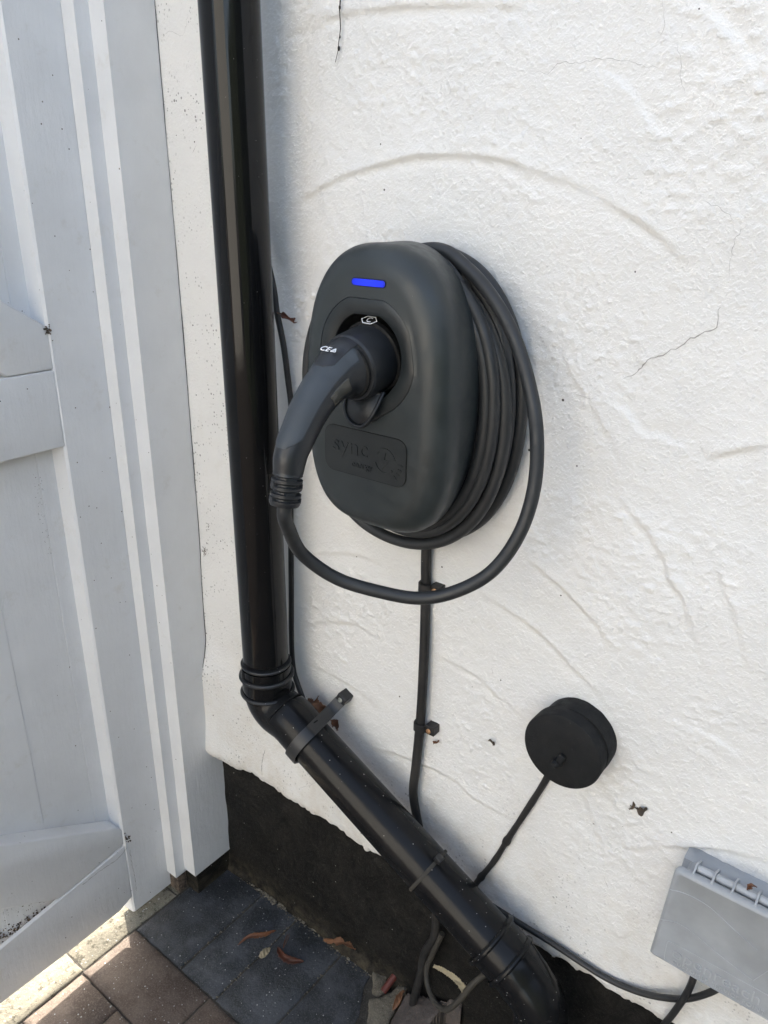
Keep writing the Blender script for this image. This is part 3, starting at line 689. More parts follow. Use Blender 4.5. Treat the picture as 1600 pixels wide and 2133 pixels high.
# socket panel: annulus with a bevelled well
def scaled(fr, y): return [V((PX0 + fr(th, r) * math.cos(th), y, PZ0 + fr(th, r) * math.sin(th))) for r, th in zip(inr, angs)]
def hole(th, k=0.0): return panel_r(th, 0.0435 + k, 0.0405 + k, -0.0555 - k, 0.016)
rings = [scaled(lambda th, r: r - 0.0005, -0.13100), scaled(lambda th, r: r - 0.0005, -0.13400), scaled(lambda th, r: r - 0.0011, -0.13440),
         scaled(lambda th, r: min(hole(th, 0.002), r - 0.0025), -0.13400), scaled(lambda th, r: min(hole(th, 0.0005), r - 0.0035), -0.13300), scaled(lambda th, r: min(hole(th), r - 0.004), -0.13000), scaled(lambda th, r: min(hole(th, -0.002), r - 0.006), -0.098)]
pn = ell_rings(rings, N, XC, ZC, 'shell_panel', 'socket_panel', ev, cap_last=False)
rings = [scaled(lambda th, r: min(hole(th, -0.0001), r - 0.0041), -0.13150), scaled(lambda th, r: min(hole(th, -0.003), r - 0.0065), -0.100)]
ell_rings(rings, N, XC, ZC, 'plug_hole', 'socket_well', pn, cap_last=True)
# light bar
def rr_outline(cx, cz, w, h, r, n=8):
    out = []
    for sx, sz, a in ((1, 1, 0), (-1, 1, PI / 2), (-1, -1, PI), (1, -1, 1.5 * PI)):
        for k in range(n + 1):
            t_ = a + PI / 2 * k / n; out.append((cx + sx * (w / 2 - r) + r * math.cos(t_), cz + sz * (h / 2 - r) + r * math.sin(t_)))
    return out
def face_y(x, z): return -0.13330
bm = bmesh.new(); prism(bm, rr_outline(XC + 0.0040, 1.2020, 0.0428, 0.0076, 0.0037), 'y', -0.13020, -0.13420); bm_obj('light_surround', bm, 'seam', ev)
bm = bmesh.new(); prism(bm, rr_outline(XC + 0.0040, 1.2020, 0.0414, 0.0063, 0.0030), 'y', -0.13020, -0.13470, 0.0004); bm_obj('status_light', bm, 'blue_led', ev)
# name plate: seam, plate, raised lettering
pcx, pcz = XC + 0.0003, 1.0255
bm = bmesh.new(); prism(bm, rr_outline(pcx, pcz, 0.1106, 0.0520, 0.0120), 'y', -0.13250, -0.13460); bm_obj('plate_seam', bm, 'seam', ev)
bm = bmesh.new(); prism(bm, rr_outline(pcx, pcz, 0.1094, 0.0508, 0.0114), 'y', -0.13300, -0.13485, 0.0002); plate = bm_obj('name_plate', bm, 'shell_panel', ev)
RT = (PI / 2, 0, 0)
text('lettering', 'sync', 0.026, 'emboss', plate, V((pcx - 0.0195, -0.13500, pcz + 0.0055)), RT, 0.0005, align='CENTER', sx=1.05, spacing=1.05)
text('lettering', 'energy', 0.0105, 'emboss', plate, V((pcx - 0.003, -0.13500, pcz - 0.0125)), RT, 0.0005)
def arc_strip(bm, cx, cz, r, w, a0, a1, n, y0, y1):
    o = [(cx + (r + w / 2) * math.cos(a0 + (a1 - a0) * i / n), cz + (r + w / 2) * math.sin(a0 + (a1 - a0) * i / n)) for i in range(n + 1)]
    i_ = [(cx + (r - w / 2) * math.cos(a0 + (a1 - a0) * i / n), cz + (r - w / 2) * math.sin(a0 + (a1 - a0) * i / n)) for i in range(n + 1)]
    for k in range(n): prism(bm, [o[k], o[k + 1], i_[k + 1], i_[k]], 'y', y0, y1)
bm = bmesh.new(); lx, lz = pcx + 0.0275, pcz - 0.0015
arc_strip(bm, lx, lz, 0.0132, 0.0028, 0.25, 2.5, 18, -0.13400, -0.13550); arc_strip(bm, lx, lz, 0.0132, 0.0028, 3.4, 5.6, 18, -0.13400, -0.13550)
prism(bm, [(lx + 0.002, lz + 0.010), (lx - 0.007, lz - 0.001), (lx - 0.001, lz - 0.001), (lx - 0.004, lz - 0.010), (lx + 0.006, lz + 0.002), (lx, lz + 0.002)], 'y', -0.13400, -0.13550)
for k in range(4): a = -0.9 + k * 0.28; arc_strip(bm, lx + 0.001, lz, 0.0195, 0.005, a, a + 0.09, 1, -0.13400, -0.13550)
bm_obj('emblem', bm, 'emboss', plate)
# back body and wall plate
def simple_rings(name, profl, xc, zc, a, b, n, mat, parent):
    rs = [[V((xc + sell(a - s, b - s, n, 2 * PI * j / 160)[0], y, zc + sell(a - s, b - s, n, 2 * PI * j / 160)[1])) for j in range(160)] for s, y in profl]
    return ell_rings(rs, 160, xc, zc, mat, name, parent, cap_last=True, cap_first=True)
simple_rings('back_body', [(0, 0.012), (0, -0.05), (-0.004, -0.054), (0, -0.0605), (0.005, -0.063)], XC, 1.0785, 0.088, 0.150, 2.4, 'shell_dark', ev)
# hinged socket flap hanging below the socket
fl = [(0, 0.000), (0.0005, 0.004)]
def flap_pt(u, v, d): # u across, v down, d out
    return V((XC + 0.002 + u, -0.131 - d, SZ - 0.034 - v))
vsf = []; fsf = []; NU, NV = 16, 14
for side in (0, 1):
    for i in range(NU + 1):
        for j in range(NV + 1):
            v = j / NV; hw = 0.0215 * math.sqrt(max(0.0, 1 - (v ** 2.6))) if v < 1 else 0; hw = max(hw, 0.001)
            u = (i / NU * 2 - 1) * hw; d = 0.012 * math.sin(v * PI * 0.72) + 0.010 * (1 - (u / 0.022) ** 2) * (1 - 0.4 * v) - (0.003 if side else 0)
            vsf.append(flap_pt(u, v * 0.036, d))
W_ = (NU + 1) * (NV + 1)
for s in (0, 1):
    for i in range(NU):
        for j in range(NV):
            a = s * W_ + i * (NV + 1) + j; q_ = (a, a + 1, a + NV + 2, a + NV + 1); fsf.append(q_ if s else q_[::-1])
for i in range(NU):
    for j in (0, NV):
        a = i * (NV + 1) + j; fsf.append((a, a + NV + 1, a + NV + 1 + W_, a + W_))
for j in range(NV):
    for i in (0, NU):
        a = i * (NV + 1) + j; fsf.append((a, a + 1, a + 1 + W_, a + W_))
flap = mesh('socket_flap', vsf, fsf, 'plug_black', ev)
rimp = []
for k in range(25):
    a = PI * k / 24; u = 0.0215 * math.cos(a); v = math.sin(a) ** 0.8 * 0.036
    d = 0.012 * math.sin(min(1, v / 0.036) * PI * 0.72) + 0.010 * (1 - (u / 0.022) ** 2) * (1 - 0.4 * v / 0.036)
    rimp.append(flap_pt(u, v, d + 0.0015))
tube('flap_rim', rimp, 0.0021, 'plug_black', flap, n=10, step=0.002)

# ------------------------------------------------------------------ charging cable with plug
cc = thing('charging_cable', (XC, -0.2, 1.10), 'long black charging cable coiled behind the wall charger with its plug pushed into the socket', 'charging cable')
PXC = -0.493
def sm(y0, z0): return V((PXC, y0, z0))
# sleeve around the socket
sl_ax = V((0, -1, -0.16)).normalized(); so_ = V((PXC, -0.112, 1.1285))
lathe('plug_sleeve', [(0.0, 0.0335), (0.006, 0.0345), (0.020, 0.0350), (0.040, 0.0345), (0.046, 0.0340), (0.0485, 0.0325), (0.0490, 0.029)], so_, sl_ax, 'plug_black', cc, 72, 25)
lathe('plug_collar', [(0.046, 0.0285), (0.0505, 0.0300), (0.0525, 0.0300), (0.054, 0.0275)], so_, sl_ax, 'plug_hole', cc, 72, 25)
hc = catmull([sm(-0.158, 1.1225), sm(-0.1700, 1.1200), sm(-0.1800, 1.1165), sm(-0.1985, 1.1060), sm(-0.2160, 1.0905), sm(-0.2300, 1.0730), sm(-0.2435, 1.0530), sm(-0.2480, 1.0360)], 0.0018)
HR = [(0.0, 0.0285, 0.0300), (0.06, 0.0280, 0.0295), (0.14, 0.0240, 0.0255), (0.30, 0.0202, 0.0212), (0.50, 0.0183, 0.0194), (0.72, 0.0168, 0.0178), (0.90, 0.0152, 0.0165), (1.0, 0.0142, 0.0150)]
def hell(s, k=0.0):
    for i in range(len(HR) - 1):
        if s <= HR[i + 1][0] + 1e-9:
            t_ = (s - HR[i][0]) / (HR[i + 1][0] - HR[i][0]); t_ = t_ * t_ * (3 - 2 * t_) * 0.5 + t_ * 0.5
            return (HR[i][1] * (1 - t_) + HR[i + 1][1] * t_ + k, HR[i][2] * (1 - t_) + HR[i + 1][2] * t_ + k)
    return (HR[-1][1] + k, HR[-1][2] + k)
vs, fs = sweep(hc, 0, 56, ell=hell); handle = autosmooth(mesh('plug_handle', vs, fs, 'plug_black', cc), 40)
# soft grip shell on the outer upper side (u = +x, v = T x u)
def shell(name, s0, s1, a_lo, a_hi, k, mat, parent, n=40, taper=None):
    T = len(hc); Ls = [0.0]
    for i in range(1, T): Ls.append(Ls[-1] + (hc[i] - hc[i - 1]).length)
    vs = []; fs = []; rows = 0; M = 40
    for i in range(M + 1):
        s = s0 + (s1 - s0) * i / M; L = s * Ls[-1]
        kk = max(1, min(T - 1, next((q for q in range(1, T) if Ls[q] >= L), T - 1))); f = (L - Ls[kk - 1]) / (Ls[kk] - Ls[kk - 1])
        c = hc[kk - 1].lerp(hc[kk], f); tt = (hc[min(kk + 1, T - 1)] - hc[max(kk - 2, 0)]).normalized()
        u = V((1, 0, 0)); v = tt.cross(u); lo, hi = (a_lo, a_hi) if taper is None else taper(i / M)
        for j in range(n + 1):
            a = lo + (hi - lo) * j / n; e = 1.0 if (0 < j < n and 0 < i < M) else 0.0
            ru, rv = hell(s, k * e - (0.0004 if not e else 0)); vs.append(c + u * ru * math.cos(a) + v * rv * math.sin(a))
    for i in range(M):
        for j in range(n): a = i * (n + 1) + j; fs.append((a, a + 1, a + n + 2, a + n + 1))
    return mesh(name, vs, fs, mat, parent)
# outward side of the handle is -v or +v; find it
_tt = (hc[len(hc) // 2 + 1] - hc[len(hc) // 2]).normalized(); _v = _tt.cross(V((1, 0, 0))); OUT = PI / 2 if _v.y < 0 else -PI / 2
def tap(f):
    wdt = 1.12 + 0.10 * math.sin(f * PI) ; e = min(1.0, (f / 0.05) ** 0.5 if f < 0.05 else 1.0, ((1 - f) / 0.12) ** 0.5 if f > 0.88 else 1.0)
    return (OUT - wdt * max(e, 0.3), OUT + wdt * max(e, 0.3))
shell('grip_panel', 0.04, 0.86, 0, 0, 0.0008, 'plug_grip', handle, taper=tap)
shell('crown_inlay', 0.0, 0.27, 0, 0, 0.0014, 'plug_black', handle, taper=lambda f: (OUT - 0.62 * max(0.35, (1 - max(0, f - 0.8) / 0.2) ** 0.5), OUT + 0.62 * max(0.35, (1 - max(0, f - 0.8) / 0.2) ** 0.5)))
shell('label', 0.20, 0.40, (-0.42 if OUT > 0 else -0.22), (0.22 if OUT > 0 else 0.42), 0.0008, 'label_grey', handle)
# markings on the crown of the handle
def cam_like(nrm, up): 
    z_ = V(nrm).normalized(); x_ = V(up).cross(z_).normalized(); y_ = z_.cross(x_); return Matrix((x_, y_, z_)).transposed().to_4x4()
crown = V((PXC + 0.002, -0.1870, 1.1420))
Rm = cam_like((0.04, -0.40, 0.92), (0, 0.92, 0.40)); crown = crown + V((-0.001, -0.0008, 0.0022))
text('marking', 'CE', 0.0100, 'print_white', handle, crown + V((-0.0055, 0, -0.0001)), Rm, 0.0002, offset=0.00008)
bm = bmesh.new()
for (a, b_) in (((-1, -0.7), (1, -0.7)), ((1, -0.7), (0, 1)), ((0, 1), (-1, -0.7)), ((0, 0.5), (0, -0.2))):
    p0 = V((a[0] * 0.003, a[1] * 0.003, 0)); p1 = V((b_[0] * 0.003, b_[1] * 0.003, 0)); dd = (p1 - p0); nn = V((-dd.y, dd.x, 0)).normalized() * 0.0005
    q_ = [p0 - nn, p1 - nn, p1 + nn, p0 + nn]; prism(bm, [(p.x, p.y) for p in q_], 'z', -0.0002, 0.0002)
bmesh.ops.transform(bm, matrix=Matrix.Translation(crown + V((0.0055, 0, -0.0003))) @ Rm, verts=bm.verts[:]); bm_obj('marking', bm, 'print_white', handle)
cr2 = V((PXC + 0.001, -0.128, 1.1655)); R2 = cam_like((0.05, -0.55, 0.83), (0, 0.83, 0.55))
text('marking', 'C', 0.0095, 'print_white', cc.children[0], cr2, R2, 0.0002, offset=0.0)
bm = bmesh.new(); hexp = [V((0.0095 * math.cos(PI / 3 * k), 0.0058 * math.sin(PI / 3 * k), 0)) for k in range(6)]
for k in range(6):
    p0, p1 = hexp[k], hexp[(k + 1) % 6]; dd = p1 - p0; nn = V((-dd.y, dd.x, 0)).normalized() * 0.0004; prism(bm, [((p0 - nn).x, (p0 - nn).y), ((p1 - nn).x, (p1 - nn).y), ((p1 + nn).x, (p1 + nn).y), ((p0 + nn).x, (p0 + nn).y)], 'z', -0.0002, 0.0002)
bmesh.ops.transform(bm, matrix=Matrix.Translation(cr2) @ R2, verts=bm.verts[:]); bm_obj('marking', bm, 'print_white', cc.children[0])
lathe('marking_tab', [(0, 0.0300), (0.006, 0.0375), (0.012, 0.0375), (0.013, 0.033)], V((PXC, -0.112, 1.129)), sl_ax, 'plug_hole', cc, 60)
# strain relief
sr0 = sm(-0.2480, 1.0370); sr1 = sm(-0.2545, 1.0045); ax = (sr1 - sr0).normalized(); Lr = (sr1 - sr0).length
prf = [(0, 0.0140), (0.0035, 0.0145)]
k = 0.005
while k < Lr - 0.003: prf += [(k, 0.0118), (k + 0.0017, 0.0118), (k + 0.0021, 0.0150), (k + 0.0052, 0.0148)]; k += 0.0070
prf += [(Lr, 0.0138), (Lr + 0.001, 0.0095)]
srl = lathe('strain_relief', prf, sr0, ax, 'plug_black', cc, 48, 25)
bm = bmesh.new()                               # the webs that bridge alternate slots
for i in range(4):
    for s in (0, 1):
        a = PI * s + (PI / 2 if i % 2 else 0) + 0.5; cpt = sr0 + ax * (0.0066 + 0.007 * i)
        u_ = V((1, 0, 0)); v_ = ax.cross(u_); rad_ = u_ * math.cos(a) + v_ * math.sin(a); tn = ax.cross(rad_)
        Mx = Matrix((rad_, tn, ax)).transposed().to_4x4(); Mx.translation = cpt + rad_ * 0.0125
        add_box(bm, (-0.002, -0.005, -0.0025), (0.002, 0.005, 0.0025), 0.0, mtx=Mx)
bm_obj('web', bm, 'plug_black', srl)
# the cable itself: loose loop, then turns round the back of the charger
def zz(a, b, y): return P(540 + a / 2.5, 460 + b / 2.5, y)
loop = [sr1 - ax * 0.004, sm(-0.2555, 0.995), zz(152, 1600, -0.243), zz(225, 1735, -0.218), zz(400, 1860, -0.190), zz(620, 1930, -0.165), zz(830, 1965, -0.142), zz(1000, 1938, -0.125), zz(1200, 1835, -0.105), zz(1350, 1640, -0.090), zz(1430, 1400, -0.078), zz(1446, 1120, -0.068), zz(1412, 880, -0.060), zz(1330, 610, -0.052), zz(1215, 400, -0.047), zz(1080, 245, -0.043), zz(930, 148, -0.040)]
#      xc      zc      a      b      y
turns = [(-0.5150, 1.0550, 0.1370, 0.1670, -0.040), (-0.5170, 1.0530, 0.1410, 0.1640, -0.0445), (-0.4950, 1.0620, 0.1230, 0.1650, -0.0175), (-0.5010, 1.0625, 0.1215, 0.1600, -0.031), (-0.5000, 1.0660, 0.1160, 0.1545, -0.056), (-0.4990, 1.0680, 0.1070, 0.1480, -0.0575), (-0.497, 1.070, 0.100, 0.138, -0.050)]
coil = []
nT = 6; per = 28
for i in range(nT * per):
    f = i / per; k0 = int(f); t_ = f - k0; p0 = turns[k0]; p1 = turns[min(k0 + 1, len(turns) - 1)]
    t2 = sstep(0.15, 0.55, np.array(t_)); pr_ = [a * (1 - t2) + b * t2 for a, b in zip(p0, p1)]
    th = PI / 2 + 2 * PI * f + 0.35                                # starts at the top and runs over the left side
    dx, dz_ = sell(pr_[2], pr_[3], 2.15, th)
    coil.append(V((pr_[0] + dx, pr_[4], pr_[1] + dz_)))
path = loop + coil[1:]
vs, fs = sweep(catmull(path, 0.004), 0.0071, 18, up=V((1, 0, 0))); mesh('cable', vs, fs, 'cable_black', cc)

# ------------------------------------------------------------------ supply cable and clips
def wp(px, py, y): return P(px, py, y)
sc_ = thing('supply_cable', (-0.49, -0.012, 0.9), 'thick dusty black supply cable running down the wall below the charger', 'cable')
pts = [V((-0.4905, -0.010, 0.95)), wp(888, 1150, -0.010), wp(887, 1230, -0.010), wp(884, 1350, -0.011), wp(876, 1500, -0.011), wp(866, 1600, -0.012), wp(861, 1650, -0.012), wp(868, 1700, -0.010)]
e_ = pts[-1]
pts += [V((e_.x + 0.012, -0.008, e_.z - 0.045)), V((-0.445, -0.006, 0.335)), V((-0.452, -0.004, 0.285)), P(905, 1950, -0.004), P(885, 1985, -0.004), P(876, 2030, -0.006), V((-0.487, -0.010, 0.02)), V((-0.49, -0.01, -0.05))]
vs, fs = sweep(catmull(pts, 0.004), 0, 16, up=V((1, 0, 0)), ell=lambda s: (0.0069, 0.0060)); mesh('cable_sheath', vs, fs, 'old_cable', sc_)
def cable_clip(px, py, label):
    c = P(px, py, -0.012); th_ = thing('cable_clip', (c.x, 0, c.z), label, 'cable clip', 'cable clips holding the supply cable')
    arc_ = [V((c.x - 0.0085, 0.002, c.z)), V((c.x - 0.0085, -0.010, c.z)), V((c.x - 0.005, -0.0185, c.z)), V((c.x + 0.004, -0.0190, c.z)), V((c.x + 0.0085, -0.0165, c.z)), V((c.x + 0.0095, -0.0145, c.z)), V((c.x + 0.0235, -0.0135, c.z))]
    bm = bmesh.new(); add_box(bm, (c.x + 0.009, -0.0135, c.z - 0.0065), (c.x + 0.0240, 0.004, c.z + 0.0068), 0.001); bm_obj('lug', bm, 'old_cable', th_)
    ribbon('strap', arc_[:-1], V((0, 0, 1)), 0.0125, 0.0022, 'old_cable', th_)
    sc2 = lathe('screw', [(0, 0.0037), (0.0012, 0.0037), (0.0018, 0.0026), (0.0018, 0.0008), (0.0008, 0.0004)], V((c.x + 0.0155, -0.0136, c.z - 0.0006)), (0, -1, 0), 'brass', th_, 24)
    return th_
cable_clip(886, 1222, 'upper black cable clip half hidden behind the loose charging cable loop')
cable_clip(875, 1512, 'lower black cable clip with a brass screw on the supply cable')

# ------------------------------------------------------------------ thin cables
def cable_thing(name, pts, r, mat, label, cat='cable', n=12):
    o = tube(name, pts, r, mat, None, n=n, step=0.005); return tag(o, label, cat)
cable_thing('cable', [V((-0.778, -0.009, 1.27)), P(570, 600, -0.009), P(576, 645, -0.009), P(590, 715, -0.010), P(600, 790, -0.010), P(607, 850, -0.010), V((-0.725, -0.010, 0.95)), V((-0.733, -0.010, 0.75)), P(611, 1392, -0.010), P(620, 1425, -0.012), P(630, 1452, -0.014), P(648, 1500, -0.014), V((-0.66, -0.012, 0.48)), V((-0.60, -0.010, 0.44))], 0.0042, 'thin_cable', 'slim black cable hidden behind the vertical downpipe')
cable_thing('cable', [P(1150, 1600, -0.006), P(1133, 1632, -0.006), P(1060, 1745, -0.006), P(1030, 1793, -0.006), P(992, 1840, -0.006), P(965, 1883, -0.006), P(940, 1923, -0.006)], (lambda s: 0.0038 + 0.0009 * float(vn(np.array([s]), np.array([0.]), 0.045, 77)) + (0.0012 if abs(s - 0.42) < 0.012 or abs(s - 0.66) < 0.010 else 0)), 'old_cable', 'rough painted cable slanting down from the round black wall cap')
cable_thing('cable', [P(985, 1860, -0.010), P(1030, 1890, -0.012), P(1090, 1928, -0.012), P(1150, 1965, -0.012), P(1250, 2030, -0.012), P(1300, 2055, -0.013), P(1350, 2072, -0.015), P(1420, 2081, -0.020), P(1460, 2074, -0.024), P(1500, 2055, -0.028), P(1530, 2020, -0.024)], 0.0040, 'thin_cable', 'black cable sagging along the wall foot to the grey box')
cable_thing('cable', [P(1450, 2020, -0.022), P(1438, 2055, -0.024), P(1412, 2098, -0.022), P(1385, 2133, -0.014), P(1360, 2165, -0.008), V((-0.13, 0.0, 0.28)), V((-0.15, 0.0, 0.15))], 0.0041, 'thin_cable', 'short black cable dropping from the grey box across another cable')
cable_thing('cable', [P(921, 1945, -0.002), P(900, 1990, -0.006), P(889, 2020, -0.012), P(891, 2050, -0.022), P(905, 2085, -0.034), P(928, 2103, -0.042), P(955, 2085, -0.04), P(985, 2050, -0.03), P(1003, 2035, -0.02), P(1040, 2010, -0.01)], 0.0046, 'dusty_cable', 'dusty brown cable loop lying behind the foot of the downpipe')

# ------------------------------------------------------------------ round cap
kc = P(1172, 1580, -0.050)
cap = thing('round_wall_cap', (kc.x, 0, kc.z), 'round black painted cap standing out from the white wall', 'wall cap')
kc2 = V((-0.2715, 0, 0.6905)); RC = 0.0482
lathe('cap_body', [(-0.006, 0.0450), (0.015, 0.0460), (0.026, 0.0455)], V((kc2.x + 0.0035, 0.0, kc2.z + 0.003)), (0, -1, 0), 'painted_black', cap, 80, 20)
lathe('cap_disc', [(0.021, 0.0440), (0.023, RC - 0.0005), (0.041, RC), (0.0435, RC - 0.0012), (0.045, RC - 0.005), (0.0455, 0.02), (0.0455, 0.001)], V((kc2.x, 0.0, kc2.z)), (0, -1, 0), 'painted_black', cap, 80, 30)
nb = P(1163, 1588, -0.047)
lathe('stub', [(0, 0.0058), (0.004, 0.0056), (0.010, 0.0050), (0.0125, 0.003)], V((nb.x, -0.0445, nb.z)), (-0.15, -1, 0.1), 'painted_black', cap, 14, 20)
bm = bmesh.new(); add_box(bm, (-0.0045, -0.006, -0.009), (0.0045, 0, 0.009), 0.003, mtx=Matrix.Translation((nb.x + 0.003, -0.0475, nb.z + 0.006)) @ Matrix.Rotation(0.3, 4, 'Y')); autosmooth(bm_obj('stub', bm, 'painted_black', cap), 50)

# ------------------------------------------------------------------ grey telecom box
BL, BRt, BB, BT = -0.1345, 0.052, 0.4845, 0.6195
tb = thing('telecom_box', (BL, 0, BB), 'pale grey plastic telecom box with a hinged lid and raised lettering on the wall', 'junction box')
bm = bmesh.new(); prism(bm, [(BL + 0.0095, BT - 0.010), (BRt - 0.009, BT - 0.010), (BRt - 0.002, BB + 0.004), (BL + 0.002, BB + 0.004)], 'y', 0.004, -0.024, 0.002)
autosmooth(bm_obj('box_body', bm, 'grey_plastic', tb), 40)
def lid_outline(ins=0.0):
    pts = []; l, r, b_, t_ = BL + ins, BRt - ins, BB + ins, BT - ins; cr = 0.007
    for cx, cz, a in ((r - 0.008 - cr, t_ - cr, 0), (l + 0.0080 + cr, t_ - cr, PI / 2), (l + cr * 0.4, b_ + cr * 0.4, PI), (r - cr * 0.4, b_ + cr * 0.4, 1.5 * PI)):
        rr_ = cr if cz > 0.55 else cr * 0.4
        for k in range(6): t2 = a + PI / 2 * k / 5; pts.append((cx + rr_ * math.cos(t2), cz + rr_ * math.sin(t2)))
    return pts
rings = [[V((x, y, z)) for x, z in lid_outline(i_)] for i_, y in ((0.0085, -0.024), (0.0085, -0.044), (0.001, -0.0465), (0.0, -0.050), (0.0006, -0.0535), (0.0022, -0.0555), (0.0045, -0.056), (0.0048, -0.0558))]
lid = ell_rings(rings, 24, 0, 0, 'grey_plastic', 'lid', tb, cap_first=True)
# hinge along the top
hz = BT - 0.0020; hy = -0.038
ribs_px = [1443, 1477, 1513, 1557, 1590]
rx = [BL + 0.0265, BL + 0.0455, BL + 0.0655, BL + 0.0885, BL + 0.1075, BL + 0.128, BL + 0.150]
for x in rx:
    bm = bmesh.new(); prism(bm, [(-0.0535, BT - 0.004), (-0.0515, BT + 0.0012), (hy, hz + 0.0062), (-0.018, BT - 0.008), (-0.018, BT - 0.014)], 'x', x - 0.0011, x + 0.0011, 0.0003); bm_obj('hinge_rib', bm, 'grey_plastic_line', tb)
for a, b_ in zip(rx[:-1], rx[1:]):
    lathe('hinge_barrel', [(0.0014, 0.0043), (b_ - a - 0.0014, 0.0043)], V((a, hy, hz - 0.0002)), (1, 0, 0), 'grey_plastic_line', tb, 20)
# raised border, curved rules and words
def rule(pts, w, name='raised_line', closed=False, y=-0.0561):
    q = catmull([V((a, 0, b_)) for a, b_ in pts], 0.004, closed); bm = bmesh.new(); n_ = len(q)
    for i in range(n_ if closed else n_ - 1):
        p0, p1 = q[i], q[(i + 1) % n_]; d_ = (p1 - p0)
        if d_.length < 1e-6: continue
        nn = V((-d_.z, 0, d_.x)).normalized() * w / 2; ex = d_.normalized() * w * 0.2
        prism(bm, [((p0 - nn - ex).x, (p0 - nn - ex).z), ((p1 - nn + ex).x, (p1 - nn + ex).z), ((p1 + nn + ex).x, (p1 + nn + ex).z), ((p0 + nn - ex).x, (p0 + nn - ex).z)], 'y', y + 0.0006, y - 0.0003 - random.random() * 1e-5)
    return bm_obj(name, bm, 'grey_plastic_line', lid)
yl = -0.056
def lp(a, b_): p = P(1360 + a / 6.667, 1930 + b_ / 6.667, yl); return (p.x, p.z)
bl = lp(140, 440); tl = lp(190, 210); tr = lp(1380, 830); br = lp(1450, 1190)
x0, x1, z0, z1 = bl[0] + 0.001, BRt - 0.015, (bl[1] + br[1]) / 2 - 0.0015, (tl[1] + tr[1]) / 2 + 0.001
rule(rr_outline((x0 + x1) / 2, (z0 + z1) / 2, x1 - x0, z1 - z0, 0.004, 4), 0.0007, closed=True)
rule([lp(110, -95), lp(287, -67), lp(475, 27), lp(944, 411), lp(1375, 740)], 0.0006)
rule([lp(225, -515), lp(437, -460), lp(756, -291), lp(1131, 46), lp(1450, 327)], 0.0006)
rule([lp(1400, 750), lp(1600, 620)], 0.0006)
hgt = z1 - z0
text('lettering', 'openreach', 0.0215, 'grey_plastic_line', lid, V((x0 + 0.0065, yl - 0.0001, z0 + hgt * 0.60)), RT, 0.0006, align='LEFT', sx=1.02, offset=-0.0002)
text('lettering', 'CUSTOMER SERVICE POINT', 0.0070, 'grey_plastic_line', lid, V((x0 + 0.0085, yl - 0.0001, z0 + hgt * 0.17)), RT, 0.0005, align='LEFT', sx=1.0, spacing=1.15)

# ------------------------------------------------------------------ ground
def sheet(name, x0, x1, y0, y1, z, mat, res, amp=0.0, wl=0.03, kind='structure', fn=None):
    nx = max(1, int((x1 - x0) / res)); ny = max(1, int((y1 - y0) / res)); X2, Y2 = np.meshgrid(np.linspace(x0, x1, nx + 1), np.linspace(y0, y1, ny + 1), indexing='ij')
    Z2 = z + amp * (fbm(X2, Y2, wl, 50, 3) - 0.45)
    if fn: Z2 = Z2 + fn(X2, Y2)
    vs = np.stack([X2, Y2, Z2], -1).reshape(-1, 3); n_ = ny + 1
    fs = [(i * n_ + j, (i + 1) * n_ + j, (i + 1) * n_ + j + 1, i * n_ + j + 1) for i in range(nx) for j in range(ny)]
    o = mesh(name, vs, fs, mat); at = o.data.attributes.new('tint', 'FLOAT', 'POINT'); at.data.foreach_set('value', np.ones(len(vs), np.float32))
    return tag(o, kind=kind)
vs = [(-60, -60, -0.035), (60, -60, -0.035), (60, 60, -0.035), (-60, 60, -0.035)]
o = mesh('ground', vs, [(0, 1, 2, 3)], 'slab_stone'); at = o.data.attributes.new('tint', 'FLOAT', 'POINT'); at.data.foreach_set('value', np.full(4, 1.6, np.float32)); tag(o, kind='structure')
sheet('joint_sand', -1.3, 0.6, -1.3, 0.03, -0.0032, 'joint', 0.004, 0.004, 0.015)
def mound(X2, Y2): return 0.040 * sstep(-0.03, 0.015, Y2) * sstep(-0.50, -0.45, X2) * (0.75 + 0.5 * vn(X2, Y2, 0.03, 61)) + 0.012 * (vn(X2, Y2, 0.012, 62) - 0.5)
sheet('soil', -0.60, 0.4, -0.10, 0.03, -0.012, 'soil', 0.003, 0.02, 0.02, fn=mound)
